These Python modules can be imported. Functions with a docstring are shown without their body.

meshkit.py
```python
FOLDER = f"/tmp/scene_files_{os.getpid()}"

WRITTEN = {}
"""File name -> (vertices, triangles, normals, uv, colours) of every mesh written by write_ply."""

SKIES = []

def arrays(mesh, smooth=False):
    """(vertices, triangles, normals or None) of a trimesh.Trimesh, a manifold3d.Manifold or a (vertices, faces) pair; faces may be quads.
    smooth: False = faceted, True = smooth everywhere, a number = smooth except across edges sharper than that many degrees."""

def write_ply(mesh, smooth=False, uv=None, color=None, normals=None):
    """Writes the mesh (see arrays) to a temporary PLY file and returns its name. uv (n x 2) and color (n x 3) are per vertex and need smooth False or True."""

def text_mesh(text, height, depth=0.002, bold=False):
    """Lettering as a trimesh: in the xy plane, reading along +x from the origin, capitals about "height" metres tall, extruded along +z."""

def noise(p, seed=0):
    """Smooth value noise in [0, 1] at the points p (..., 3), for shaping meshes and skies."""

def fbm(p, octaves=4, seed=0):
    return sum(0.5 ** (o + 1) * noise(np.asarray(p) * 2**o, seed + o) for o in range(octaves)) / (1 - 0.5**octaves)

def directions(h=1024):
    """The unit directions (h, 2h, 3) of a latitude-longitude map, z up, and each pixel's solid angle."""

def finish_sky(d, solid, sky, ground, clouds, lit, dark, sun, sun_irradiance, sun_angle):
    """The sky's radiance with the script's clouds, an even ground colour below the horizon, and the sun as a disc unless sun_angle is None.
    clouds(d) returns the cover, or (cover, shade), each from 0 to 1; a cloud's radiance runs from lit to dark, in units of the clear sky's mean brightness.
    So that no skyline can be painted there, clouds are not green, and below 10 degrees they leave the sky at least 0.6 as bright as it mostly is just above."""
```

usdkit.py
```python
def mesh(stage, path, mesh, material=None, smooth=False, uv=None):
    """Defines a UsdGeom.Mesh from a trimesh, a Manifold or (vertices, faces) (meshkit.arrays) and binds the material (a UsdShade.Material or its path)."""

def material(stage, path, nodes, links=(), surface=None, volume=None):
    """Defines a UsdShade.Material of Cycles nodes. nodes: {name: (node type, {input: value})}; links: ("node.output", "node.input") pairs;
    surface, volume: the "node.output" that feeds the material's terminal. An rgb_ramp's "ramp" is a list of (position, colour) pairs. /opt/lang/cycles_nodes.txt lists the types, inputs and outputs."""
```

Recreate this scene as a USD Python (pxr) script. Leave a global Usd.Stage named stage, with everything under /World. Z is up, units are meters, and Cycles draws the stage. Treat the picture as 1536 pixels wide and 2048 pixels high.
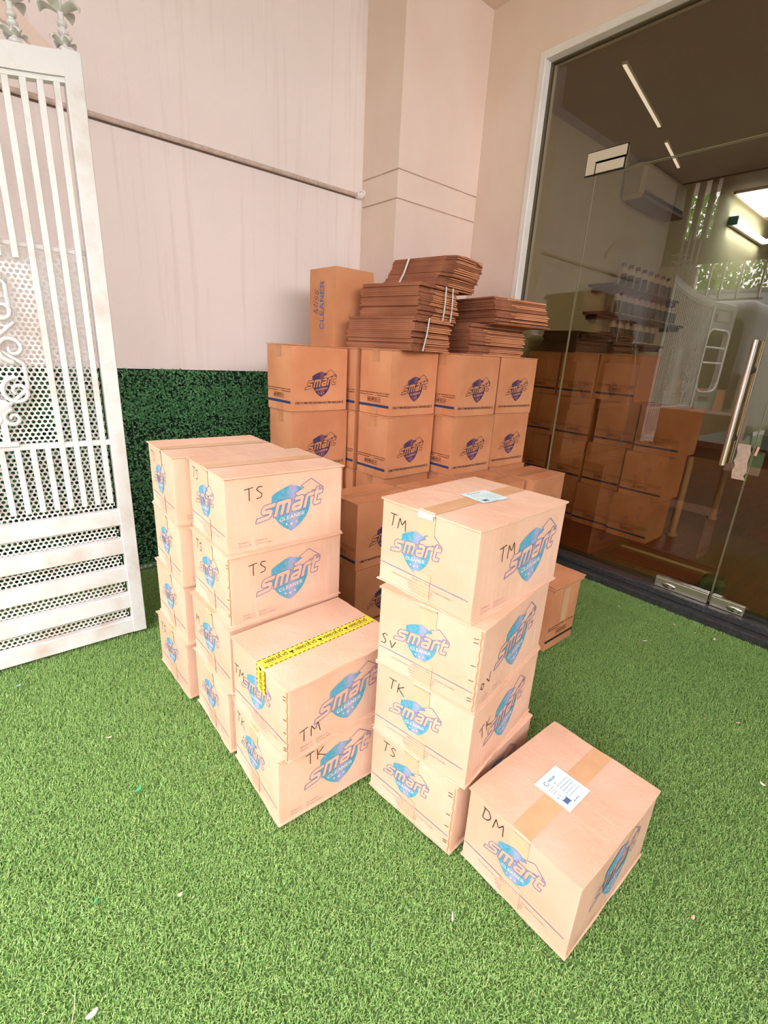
import math, random, numpy as np, trimesh, usdkit, meshkit
from shapely.geometry import Polygon, LineString, MultiLineString, Point, box as sbox
from shapely.ops import unary_union
from shapely import affinity
from pxr import Usd, UsdGeom, UsdLux, UsdShade, Gf, Sdf, Vt

RNG = random.Random(7)
NR = np.random.default_rng(7)
stage = Usd.Stage.CreateInMemory()
UsdGeom.SetStageUpAxis(stage, 'Z')
UsdGeom.SetStageMetersPerUnit(stage, 1.0)
world = UsdGeom.Xform.Define(stage, '/World')
stage.SetDefaultPrim(world.GetPrim())
UsdGeom.Scope.Define(stage, '/World/Looks')

# ------------------------------------------------------------------ camera
F_PX, YAW, PITCH, ROLL, CAM_H = 963.08, 0.710315, 0.317666, 0.055951, 1.23
def cam_axes():
    cy, sy = math.cos(YAW), math.sin(YAW)
    f = np.array([sy*math.cos(PITCH), cy*math.cos(PITCH), -math.sin(PITCH)])
    r = np.array([cy, -sy, 0.0]); u = np.cross(r, f)
    return r*math.cos(ROLL)+u*math.sin(ROLL), -r*math.sin(ROLL)+u*math.cos(ROLL), f
CR, CU, CF = cam_axes()
cam = UsdGeom.Camera.Define(stage, '/World/camera')
cam.CreateHorizontalApertureAttr(24.0)
cam.CreateFocalLengthAttr(24.0*F_PX/1536)
cam.CreateClippingRangeAttr(Gf.Vec2f(0.03, 500))
cam.CreateExposureAttr(0.12)
cam.AddTransformOp().Set(Gf.Matrix4d(*CR, 0, *CU, 0, *(-CF), 0, 0, 0, CAM_H, 1))

# ------------------------------------------------------------------ light: bright overcast sky coming in under a canopy
dome = UsdLux.DomeLight.Define(stage, '/World/sky')
dome.CreateIntensityAttr(2.3)
dome.CreateColorAttr(Gf.Vec3f(1.0, 0.968, 0.98))
sun = UsdLux.DistantLight.Define(stage, '/World/sun')      # veiled sun, high over the street on the left
sun.CreateIntensityAttr(0.7); sun.CreateAngleAttr(20.0); sun.CreateColorAttr(Gf.Vec3f(1, .96, .95))
sun.AddRotateXYZOp().Set(Gf.Vec3f(15, -55, 0))

# ------------------------------------------------------------------ materials
def lin(c):
    c = np.asarray(c, float)/255.0
    return tuple(np.where(c <= .04045, c/12.92, ((c+.055)/1.055)**2.4))
MATS = {}
def mat(name, rgb, rough=.6, rgb2=None, scale=8.0, stretch=(1, 1, 1), bump=0.0, bscale=None, bstretch=None, metallic=0.0, spec=.5, emit=None, detail=4.0, lo=.35, hi=.65, coord='object', transl=0.0, rand=0.0):
    if name in MATS: return MATS[name]
    n = {'p': ('principled_bsdf', {'roughness': rough, 'metallic': metallic, 'specular_ior_level': spec})}
    L = []; n['tc'] = ('texture_coordinate', {})
    src = 'tc.object'
    if coord == 'world': n['geo'] = ('geometry', {}); src = 'geo.position'
    if rgb2 is None:
        n['p'][1]['base_color'] = lin(rgb); col = None
    else:
        n['mp'] = ('mapping', {'scale': stretch}); n['nz'] = ('noise_texture', {'scale': scale, 'detail': detail, 'roughness': .6})
        n['rp'] = ('rgb_ramp', {'ramp': [(0, lin(rgb)), (lo, lin(rgb)), (hi, lin(rgb2)), (1, lin(rgb2))]})
        L += [(src, 'mp.vector'), ('mp.vector', 'nz.vector'), ('nz.fac', 'rp.fac')]; col = 'rp.color'
    if rand:
        n['oi'] = ('object_info', {}); n['mr'] = ('map_range', {'from_min': 0., 'from_max': 1., 'to_min': 1-rand, 'to_max': 1+rand*.5})
        n['hs'] = ('hsv', {'hue': .5, 'saturation': 1.0})
        L += [('oi.random', 'mr.value'), ('mr.result', 'hs.value')]
        if col: L.append((col, 'hs.color'))
        else: n['hs'][1]['color'] = lin(rgb)
        col = 'hs.color'
    if col: L.append((col, 'p.base_color'))
    if emit: n['p'][1]['emission_color'] = lin(rgb); n['p'][1]['emission_strength'] = emit
    if bump:
        n['bm'] = ('mapping', {'scale': bstretch or stretch}); n['bn'] = ('noise_texture', {'scale': bscale or scale*4, 'detail': 3.0})
        n['b'] = ('bump', {'strength': 1.0, 'distance': bump})
        L += [(src, 'bm.vector'), ('bm.vector', 'bn.vector'), ('bn.fac', 'b.height'), ('b.normal', 'p.normal')]
    surf = 'p.BSDF'
    if transl:
        n['tr'] = ('translucent_bsdf', {'color': lin(rgb2 or rgb)}); n['mc'] = ('mix_closure', {'fac': transl})
        L += [('p.BSDF', 'mc.closure1'), ('tr.BSDF', 'mc.closure2')]
        if col: L.append((col, 'tr.color'))
        surf = 'mc.closure'
    MATS[name] = usdkit.material(stage, '/World/Looks/'+name, n, L, surface=surf)
    return MATS[name]

def cardboard(name, a, b, crease=0.0022):
    """tan board: fine fibre speckle, faint vertical flute lines and soft creases"""
    n = {'tc': ('texture_coordinate', {}), 'oi': ('object_info', {}),
         'm1': ('mapping', {'scale': (1, 1, .12)}), 'n1': ('noise_texture', {'scale': 26., 'detail': 3.}),
         'n2': ('noise_texture', {'scale': 420., 'detail': 2.}), 'n3': ('noise_texture', {'scale': 5., 'detail': 4.}),
         'r1': ('rgb_ramp', {'ramp': [(0, lin(a)), (.36, lin(a)), (.64, lin(b)), (1, lin(b))]}),
         'mx': ('mix_color', {'blend_type': 'multiply', 'fac': .32}),
         'r2': ('rgb_ramp', {'ramp': [(0, (.62, .62, .62)), (.45, (1, 1, 1)), (1, (1, 1, 1))]}),
         'ad': ('math', {'math_type': 'multiply_add', 'value2': .5, 'value3': .25}),
         'mr': ('map_range', {'from_min': 0., 'from_max': 1., 'to_min': .93, 'to_max': 1.05}), 'hs': ('hsv', {}),
         'b': ('bump', {'strength': 1., 'distance': crease}), 'bb': ('bump', {'strength': .35, 'distance': .0004}),
         'p': ('principled_bsdf', {'roughness': .72, 'specular_ior_level': .25})}
    L = [('tc.object', 'm1.vector'), ('m1.vector', 'n1.vector'), ('tc.object', 'n2.vector'), ('tc.object', 'n3.vector'),
         ('n3.fac', 'r1.fac'), ('r1.color', 'mx.a'), ('n2.fac', 'r2.fac'), ('r2.color', 'mx.b'), ('mx.result', 'hs.color'),
         ('oi.random', 'mr.value'), ('mr.result', 'hs.value'), ('hs.color', 'p.base_color'),
         ('n1.fac', 'b.height'), ('n2.fac', 'bb.height'), ('b.normal', 'bb.normal'), ('bb.normal', 'p.normal')]
    return usdkit.material(stage, '/World/Looks/'+name, n, L, surface='p.BSDF')

def gradient_print(name, c1, c2, board, cover=.9):
    """ink: c1 at the sides running to c2 in the middle of the shield, slightly worn through to the board"""
    n = {'tc': ('texture_coordinate', {}), 'sx': ('separate_xyz', {}),
         'r': ('rgb_ramp', {'ramp': [(0, lin(c1)), (.36, lin(c1)), (.52, lin(c2)), (.60, lin(c2)), (.72, lin(c1)), (1, lin(c1))]}),
         'nz': ('noise_texture', {'scale': 130., 'detail': 3.}),
         'mr': ('map_range', {'from_min': .3, 'from_max': .7, 'to_min': 1-cover+.18, 'to_max': 1-cover-.04, 'clamp': True}),
         'mx': ('mix_color', {'blend_type': 'mix', 'b': lin(board)}), 'p': ('principled_bsdf', {'roughness': .85, 'specular_ior_level': .1})}
    L = [('tc.UV', 'sx.vector'), ('sx.x', 'r.fac'), ('tc.object', 'nz.vector'), ('nz.fac', 'mr.value'), ('mr.result', 'mx.fac'),
         ('r.color', 'mx.a'), ('mx.result', 'p.base_color')]
    return usdkit.material(stage, '/World/Looks/'+name, n, L, surface='p.BSDF')

BOARD = (226, 184, 158)
M_S = cardboard('pale_cardboard', (222, 178, 152), (232, 192, 170))
M_K = cardboard('brown_cardboard', (206, 138, 98), (218, 154, 114), .0006)
M_KD = cardboard('dark_cardboard', (150, 92, 68), (174, 112, 84), .0004)
M_KE = cardboard('cut_cardboard', (214, 142, 98), (228, 160, 116), .0004)
M_SHIELD_S = gradient_print('cyan_print', (0, 154, 190), (140, 156, 202), BOARD, .93)
M_LINE_S = mat('violet_print', (112, 110, 162), .6, (146, 132, 164), 60)
M_FAINT_S = mat('faint_violet_print', (168, 132, 142), .6, (184, 144, 136), 80)
M_SHIELD_K = gradient_print('navy_print', (34, 54, 104), (112, 78, 104), (205, 126, 82), .95)
M_LINE_K = mat('dark_navy_print', (48, 34, 50), .6)
M_STRIPE_K = mat('blue_stripe_print', (38, 58, 108), .6)
M_TEXT_K = mat('brown_text_print', (92, 50, 44), .6)
M_PALE = mat('pale_knockout_print', (236, 206, 190), .6)
M_PALE_K = mat('tan_knockout_print', (222, 150, 112), .6)
M_SCORE = mat('pale_score_line', (240, 202, 172), .7)
M_PEN = mat('black_marker', (34, 26, 22), .6)
M_TAPE = mat('clear_brown_tape', (214, 166, 126), .3, (222, 176, 138), 14, spec=.5)
M_TAPE_F = mat('clear_tape', (222, 180, 148), .3, (228, 186, 154), 14)
M_TAPE_K = mat('brown_carton_tape', (200, 138, 98), .35, (208, 148, 108), 14)
M_YEL = mat('yellow_tape', (244, 222, 72), .35)
M_BLK = mat('black_print', (48, 30, 14), .5)
M_WHITE = mat('white_paint', (246, 240, 238), .45, (238, 230, 226), 5)
M_GATE = mat('gate_white_paint', (222, 218, 218), .42, (202, 186, 176), 7, lo=.5, hi=.75)
M_STRAP = mat('white_strap', (226, 230, 232), .35)
M_LABEL = mat('pale_blue_paper', (214, 236, 240), .6)
M_INK = mat('blue_ink', (86, 110, 150), .6)
M_INKR = mat('purple_ink', (170, 140, 170), .6)
M_STAPLE = mat('dull_staple', (120, 84, 60), .4, metallic=.6)

def glass_mat(name, tint, ior=1.5):
    n = {'t': ('transparent_bsdf', {'color': tint}), 'g': ('glossy_bsdf', {'color': (1, 1, 1), 'roughness': 0.0}), 'f': ('fresnel', {'IOR': ior}), 'ge': ('geometry', {}), 'iv': ('math', {'math_type': 'subtract', 'value1': 1.0}), 'mu': ('math', {'math_type': 'multiply'}), 'm': ('mix_closure', {})}
    return usdkit.material(stage, '/World/Looks/'+name, n, [('ge.backfacing', 'iv.value2'), ('iv.value', 'mu.value1'), ('f.fac', 'mu.value2'), ('mu.value', 'm.fac'), ('t.BSDF', 'm.closure1'), ('g.BSDF', 'm.closure2')], surface='m.closure')
M_GLASS = glass_mat('door_glass', (.78, .74, .64), 1.9)

# ------------------------------------------------------------------ scene helpers
COUNT = {}
def numbered(parent, name):
    k = (parent, name); i = COUNT.get(k, 0); COUNT[k] = i+1
    return name if i == 0 else f'{name}_{i:03d}'
def setd(prim, **kw):
    for k, v in kw.items():
        if v: prim.SetCustomDataByKey(k, v)
def thing(name, label, cat, loc=(0, 0, 0), rotz=0.0, group=None, kind=None):
    p = '/World/'+numbered('/World', name)
    x = UsdGeom.Xform.Define(stage, p); x.AddTranslateOp().Set(Gf.Vec3d(*map(float, loc))); x.AddRotateZOp().Set(float(math.degrees(rotz)))
    setd(x.GetPrim(), label=label, category=cat, group=group, kind=kind)
    return p
def obj(name, mesh, m, parent='/World', smooth=False, label=None, cat=None, group=None, kind=None, uv=None):
    p = parent+'/'+numbered(parent, name)
    pr = usdkit.mesh(stage, p, mesh, m, smooth=smooth, uv=uv).GetPrim()
    setd(pr, label=label, category=cat, group=group, kind=kind)
    return p
def dup(src, loc, rotz, label, group=None):
    pr = stage.GetPrimAtPath(src); nm = src.rsplit('/', 1)[1]
    cd = pr.GetCustomData()
    base = nm[:-4] if nm[-3:].isdigit() and nm[-4] == '_' else nm
    p = thing(base, label, cd.get('category'), loc, rotz, group or cd.get('group'))
    q = stage.GetPrimAtPath(p); q.GetReferences().AddInternalReference(src); q.SetInstanceable(True)
    setd(q, label=label, category=cd.get('category'), group=group or cd.get('group'))
    return p
cat_ = trimesh.util.concatenate
def bx(x0, x1, y0, y1, z0, z1):
    m = trimesh.creation.box((x1-x0, y1-y0, z1-z0)); m.apply_translation(((x0+x1)/2, (y0+y1)/2, (z0+z1)/2)); return m
def cyl(p, q, r, n=16):
    return trimesh.creation.cylinder(radius=r, segment=np.array([p, q], float), sections=n)
def lathe(prof, n=20):
    return trimesh.creation.revolve(np.array(prof), sections=n)
def rbox(x0, x1, y0, y1, z0, z1, r=.002):
    """box with chamfered edges"""
    import manifold3d as m3
    s = [m3.Manifold.cube((max(x1-x0-2*a, 1e-5), max(y1-y0-2*b, 1e-5), max(z1-z0-2*c, 1e-5))).translate((x0+a, y0+b, z0+c)) for a, b, c in ((r, r, 0), (r, 0, r), (0, r, r))]
    return m3.Manifold.batch_hull(s)
def tm(m):
    if isinstance(m, trimesh.Trimesh): return m
    k = m.to_mesh(); return trimesh.Trimesh(k.vert_properties[:, :3], k.tri_verts, process=False)
def tube(pts, r, n=8):
    """round tube through points"""
    pts = np.asarray(pts, float); t = np.gradient(pts, axis=0); t /= np.linalg.norm(t, axis=1, keepdims=True)+1e-12
    ref = np.array([0, 0, 1.]) if abs(t[0][2]) < .9 else np.array([1., 0, 0]); vs = []
    rr = np.broadcast_to(r, len(pts))
    u = np.cross(t[0], ref); u /= np.linalg.norm(u)
    for i, (p, d) in enumerate(zip(pts, t)):
        u = u-d*(u@d); u /= np.linalg.norm(u); w = np.cross(d, u)
        a = np.linspace(0, 2*np.pi, n, endpoint=False)
        vs.append(p+rr[i]*(np.cos(a)[:, None]*u+np.sin(a)[:, None]*w))
    k = len(pts); v = np.vstack(vs+[pts[:1], pts[-1:]]); f = []
    for i in range(k-1):
        for j in range(n):
            a, b = i*n+j, i*n+(j+1) % n
            f += [(a, b, b+n), (a, b+n, a+n)]
    for j in range(n):
        f += [(k*n, (j+1) % n, j), (k*n+1, (k-1)*n+j, (k-1)*n+(j+1) % n)]
    return trimesh.Trimesh(v, f, process=False)
def flat(poly):
    """triangles of a shapely shape: (n x 2 points, faces)"""
    vs, fs, o = [], [], 0
    for g in getattr(poly, 'geoms', [poly]):
        if g.geom_type != 'Polygon' or g.area < 1e-12: continue
        v, f = trimesh.creation.triangulate_polygon(g, engine='earcut')
        v, f = np.asarray(v), np.asarray(f)
        a = v[f]; s = (a[:, 1, 0]-a[:, 0, 0])*(a[:, 2, 1]-a[:, 0, 1])-(a[:, 1, 1]-a[:, 0, 1])*(a[:, 2, 0]-a[:, 0, 0])
        f[s < 0] = f[s < 0][:, ::-1]
        vs.append(v); fs.append(f+o); o += len(v)
    return (np.vstack(vs), np.vstack(fs)) if vs else (np.zeros((0, 2)), np.zeros((0, 3), int))
_T = {}
def text2(s, h, bold=False, width=None):
    """flat lettering (points, faces), left bottom at the origin"""
    k = (s, bold)
    if k not in _T:
        m = meshkit.text_mesh(s, 1.0, .01, bold)
        top = m.face_normals[:, 2] > .9
        f = m.faces[top]; u, inv = np.unique(f, return_inverse=True)
        v = m.vertices[u][:, :2]; v = v-[v[:, 0].min(), 0]
        _T[k] = v, inv.reshape(-1, 3)
    v, f = _T[k]; v = v*h
    if width: v = v*[width/max(v[:, 0].max(), 1e-6), 1]
    return v, f
def join2(parts):
    vs, fs, o = [], [], 0
    for v, f in parts:
        vs.append(v); fs.append(np.asarray(f)+o); o += len(v)
    return np.vstack(vs), np.vstack(fs)
def on_face(vf, face, L, W, H, e=.0007):
    """2-D (u, v) print onto a carton's face; the carton's base centre is the origin"""
    v, f = vf
    u, w = v[:, 0], v[:, 1]
    if face == 'right': p = np.stack([u-L/2, np.full_like(u, -W/2-e), w], 1)
    elif face == 'left': p = np.stack([np.full_like(u, -L/2-e), W/2-u, w], 1)
    elif face == 'top': p = np.stack([u-L/2, w-W/2, np.full_like(u, H+e)], 1)
    return p, f

# ------------------------------------------------------------------ the printed emblem (shield width = 1, tip at the origin height)
def emblem():
    def curve(p0, p1, p2, n=10):
        t = np.linspace(0, 1, n)[:, None]; return (1-t)**2*np.array(p0)+2*t*(1-t)*np.array(p1)+t**2*np.array(p2)
    left = np.vstack([curve((.5, 0), (.06, .22), (.0, .62)), curve((.0, .62), (-.01, .8), (.01, .93))[1:], curve((.01, .93), (.2, 1.06), (.52, 1.15))[1:]])
    right = left[::-1]*[-1, 1]+[1, 0]
    sh = Polygon(np.vstack([left, right])).buffer(0)
    bolt = Polygon([(.424, .754), (.64, .863), (.59, .917), (.827, 1.035), (.755, 1.086), (1.036, 1.235), (1.367, .985), (1.05, .935), (1.1, .90), (.80, .835), (.83, .81)]).buffer(0)
    st = .25
    def S(paths, caps=2): return unary_union([LineString(p).buffer(st/2, cap_style=caps, join_style=1 if caps == 2 else 2, resolution=3) for p in paths])
    glyph = [(0, S([[(1.15, .90), (.22, .90), (.12, .80), (.12, .62), (.2, .53), (.8, .5), (.9, .42), (.9, .2), (.8, .1), (-.28, .06)]])),
             (1.32, S([[(.12, -.02), (.12, .9), (1.1, .9), (1.22, .8), (1.22, -.02)], [(.67, -.02), (.67, .9)]])),
             (2.92, S([[(.12, .9), (.75, .9), (.86, .8), (.86, .1), (.2, .1), (.12, .2), (.12, .44), (.86, .5)]])),
             (4.1, S([[(.12, -.02), (.12, .8), (.22, .9), (.78, .9)]])),
             (5.02, S([[(.16, 1.3), (.16, .2), (.26, .1), (.75, .1)], [(-.05, .9), (.72, .9)]]))]
    word = unary_union([affinity.translate(g, x, 0) for x, g in glyph])
    word = affinity.affine_transform(word, [.272, .085, .14*.272, .33, -.30, .375])
    shield = sh.difference(word.buffer(.018, join_style=2)).difference(bolt)
    ring = unary_union([word.buffer(.024, join_style=2).difference(word.buffer(.005, join_style=2)), bolt.buffer(.008, join_style=2).difference(bolt.buffer(-.010, join_style=2)).difference(word.buffer(.02))])
    v, f = text2('CLEANER', .085, True, .66)
    v = np.stack([v[:, 0]+.19, v[:, 1]+.275+.14*v[:, 0]], 1)
    def star(cx, cy, r):
        a = np.arange(10)*np.pi/5+np.pi/2; q = np.where(np.arange(10) % 2 == 0, r, r*.45)
        return Polygon(np.stack([cx+q*np.cos(a), cy+q*np.sin(a)], 1))
    stars = unary_union([star(.37, .19, .035), star(.5, .175, .045), star(.63, .215, .035)])
    return flat(shield), flat(ring), join2([(v, f), flat(stars)])
EM_SHIELD, EM_RING, EM_PALE = emblem()
def put_emblem(parent, face, L, W, H, u, v, s, mats):
    for nm, (p, f), m, e in (('shield_print', EM_SHIELD, mats[0], .0003), ('lettering_print', EM_RING, mats[1], .00045), ('small_lettering_print', EM_PALE, mats[2], .0006)):
        q = p*s+[u, v]
        obj(nm, on_face((q, f), face, L, W, H, e), m, parent, uv=p)

PEN = {'T': [[(0, 1), (.75, 1.05)], [(.4, 1.02), (.3, 0)]], 'M': [[(0, 0), (.12, .95), (.42, .35), (.75, .95), (.85, 0)]],
       'S': [[(.6, .95), (.3, 1.02), (.08, .8), (.3, .55), (.52, .35), (.4, .05), (.0, .02)]], 'K': [[(.1, 1), (.02, 0)], [(.65, .95), (.1, .5), (.75, 0)]],
       'V': [[(0, .6), (.25, 0), (.6, .75)]], 'D': [[(.1, .95), (.02, 0), (.45, .12), (.7, .55), (.45, .95), (-.02, 1.0)]], 'O': [[(.3, .8), (.05, .5), (.3, .2), (.55, .5), (.3, .8)]]}
def hand(s, u, v, h, tilt=0.0):
    out, x = [], 0
    for ch in s:
        for st in PEN[ch]:
            st = [(a+x, b) for a, b in st]
            l = LineString(st)
            if len(st) > 3: l = LineString(np.array([l.interpolate(t, True).coords[0] for t in np.linspace(0, 1, 14)]))
            out.append(l.buffer(.031, resolution=2))
        x += .95
    g = affinity.translate(affinity.rotate(affinity.scale(unary_union(out), h, h, origin=(0, 0)), tilt, origin=(0, 0)), u, v)
    return flat(g)

# ------------------------------------------------------------------ carton geometry
def board_box(L, W, H, seed, n=10, amp=.0016, r=.004):
    """closed carton body with soft edges and slightly dented walls; base centre at the origin"""
    g = np.linspace(-1, 1, n+1); faces, verts, o = [], [], 0
    for ax in range(3):
        for s in (-1, 1):
            a, b = [(1, 2), (2, 0), (0, 1)][ax]
            A, B = np.meshgrid(g, g, indexing='ij'); p = np.zeros((n+1, n+1, 3)); p[..., ax] = s; p[..., a] = A; p[..., b] = B
            idx = np.arange((n+1)**2).reshape(n+1, n+1)+o
            q = np.stack([idx[:-1, :-1], idx[1:, :-1], idx[1:, 1:], idx[:-1, 1:]], -1).reshape(-1, 4)
            if s < 0: q = q[:, ::-1]
            verts.append(p.reshape(-1, 3)); faces.append(q); o += (n+1)**2
    v = np.vstack(verts); f = np.vstack(faces)
    half = np.array([L, W, H])/2
    # push grid lines close to the edges so that rounding stays tight
    v = np.sign(v)*np.where(np.abs(v) > .99, 1, np.where(np.abs(v) > .75, .955, np.abs(v)))
    p = v*half
    inner = half-r
    c = np.clip(p, -inner, inner); d = p-c; ln = np.linalg.norm(d, axis=1, keepdims=True)
    p = np.where(ln > 1e-9, c+d/np.maximum(ln, 1e-9)*np.minimum(ln, r), p)
    cen = 1-np.clip(np.abs(v).max(1) if False else np.sort(np.abs(v), 1)[:, 1], 0, 1)
    k = meshkit.fbm((p+half)*9+seed*3.1, 3, seed % 97)
    nrm = d/np.maximum(ln, 1e-9); p = p-nrm*(k*amp)[:, None]
    p[:, 2] += half[2]
    t = np.vstack([f[:, [0, 1, 2]], f[:, [0, 2, 3]]])
    m = trimesh.Trimesh(p, t, process=False); m.merge_vertices(digits_vertex=6); return m
def flap(x0, x1, y0, y1, z0, z1, seed, wob=.0016, n=14):
    """one top flap: a thin board whose outer edges waver"""
    g = np.linspace(0, 1, n+1); rr = np.random.default_rng(seed)
    top = []
    def edge(a, b, outward):
        w = (meshkit.noise(np.stack([g*6+seed, g*0+seed*1.7, g*0], 1), seed % 89)-.35)*2*wob
        return [(a[0]+(b[0]-a[0])*t+outward[0]*k, a[1]+(b[1]-a[1])*t+outward[1]*k) for t, k in zip(g[:-1], w)]
    ring = edge((x0, y0), (x1, y0), (0, -1))+edge((x1, y0), (x1, y1), (1, 0))+edge((x1, y1), (x0, y1), (0, 1))+edge((x0, y1), (x0, y0), (-1, 0))
    m = trimesh.creation.extrude_polygon(Polygon(ring).buffer(0), z1-z0, engine='earcut'); m.apply_translation((0, 0, z0)); return m
def strip(pts, w, axis):
    """a tape: ribbon of width w along the points, thin; axis = direction across"""
    pts = np.asarray(pts, float); a = np.asarray(axis, float)*w/2
    v = np.vstack([pts-a, pts+a]); n = len(pts); f = [(i, i+1, n+i+1) for i in range(n-1)]+[(i, n+i+1, n+i) for i in range(n-1)]
    return v, np.array(f)

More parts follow.
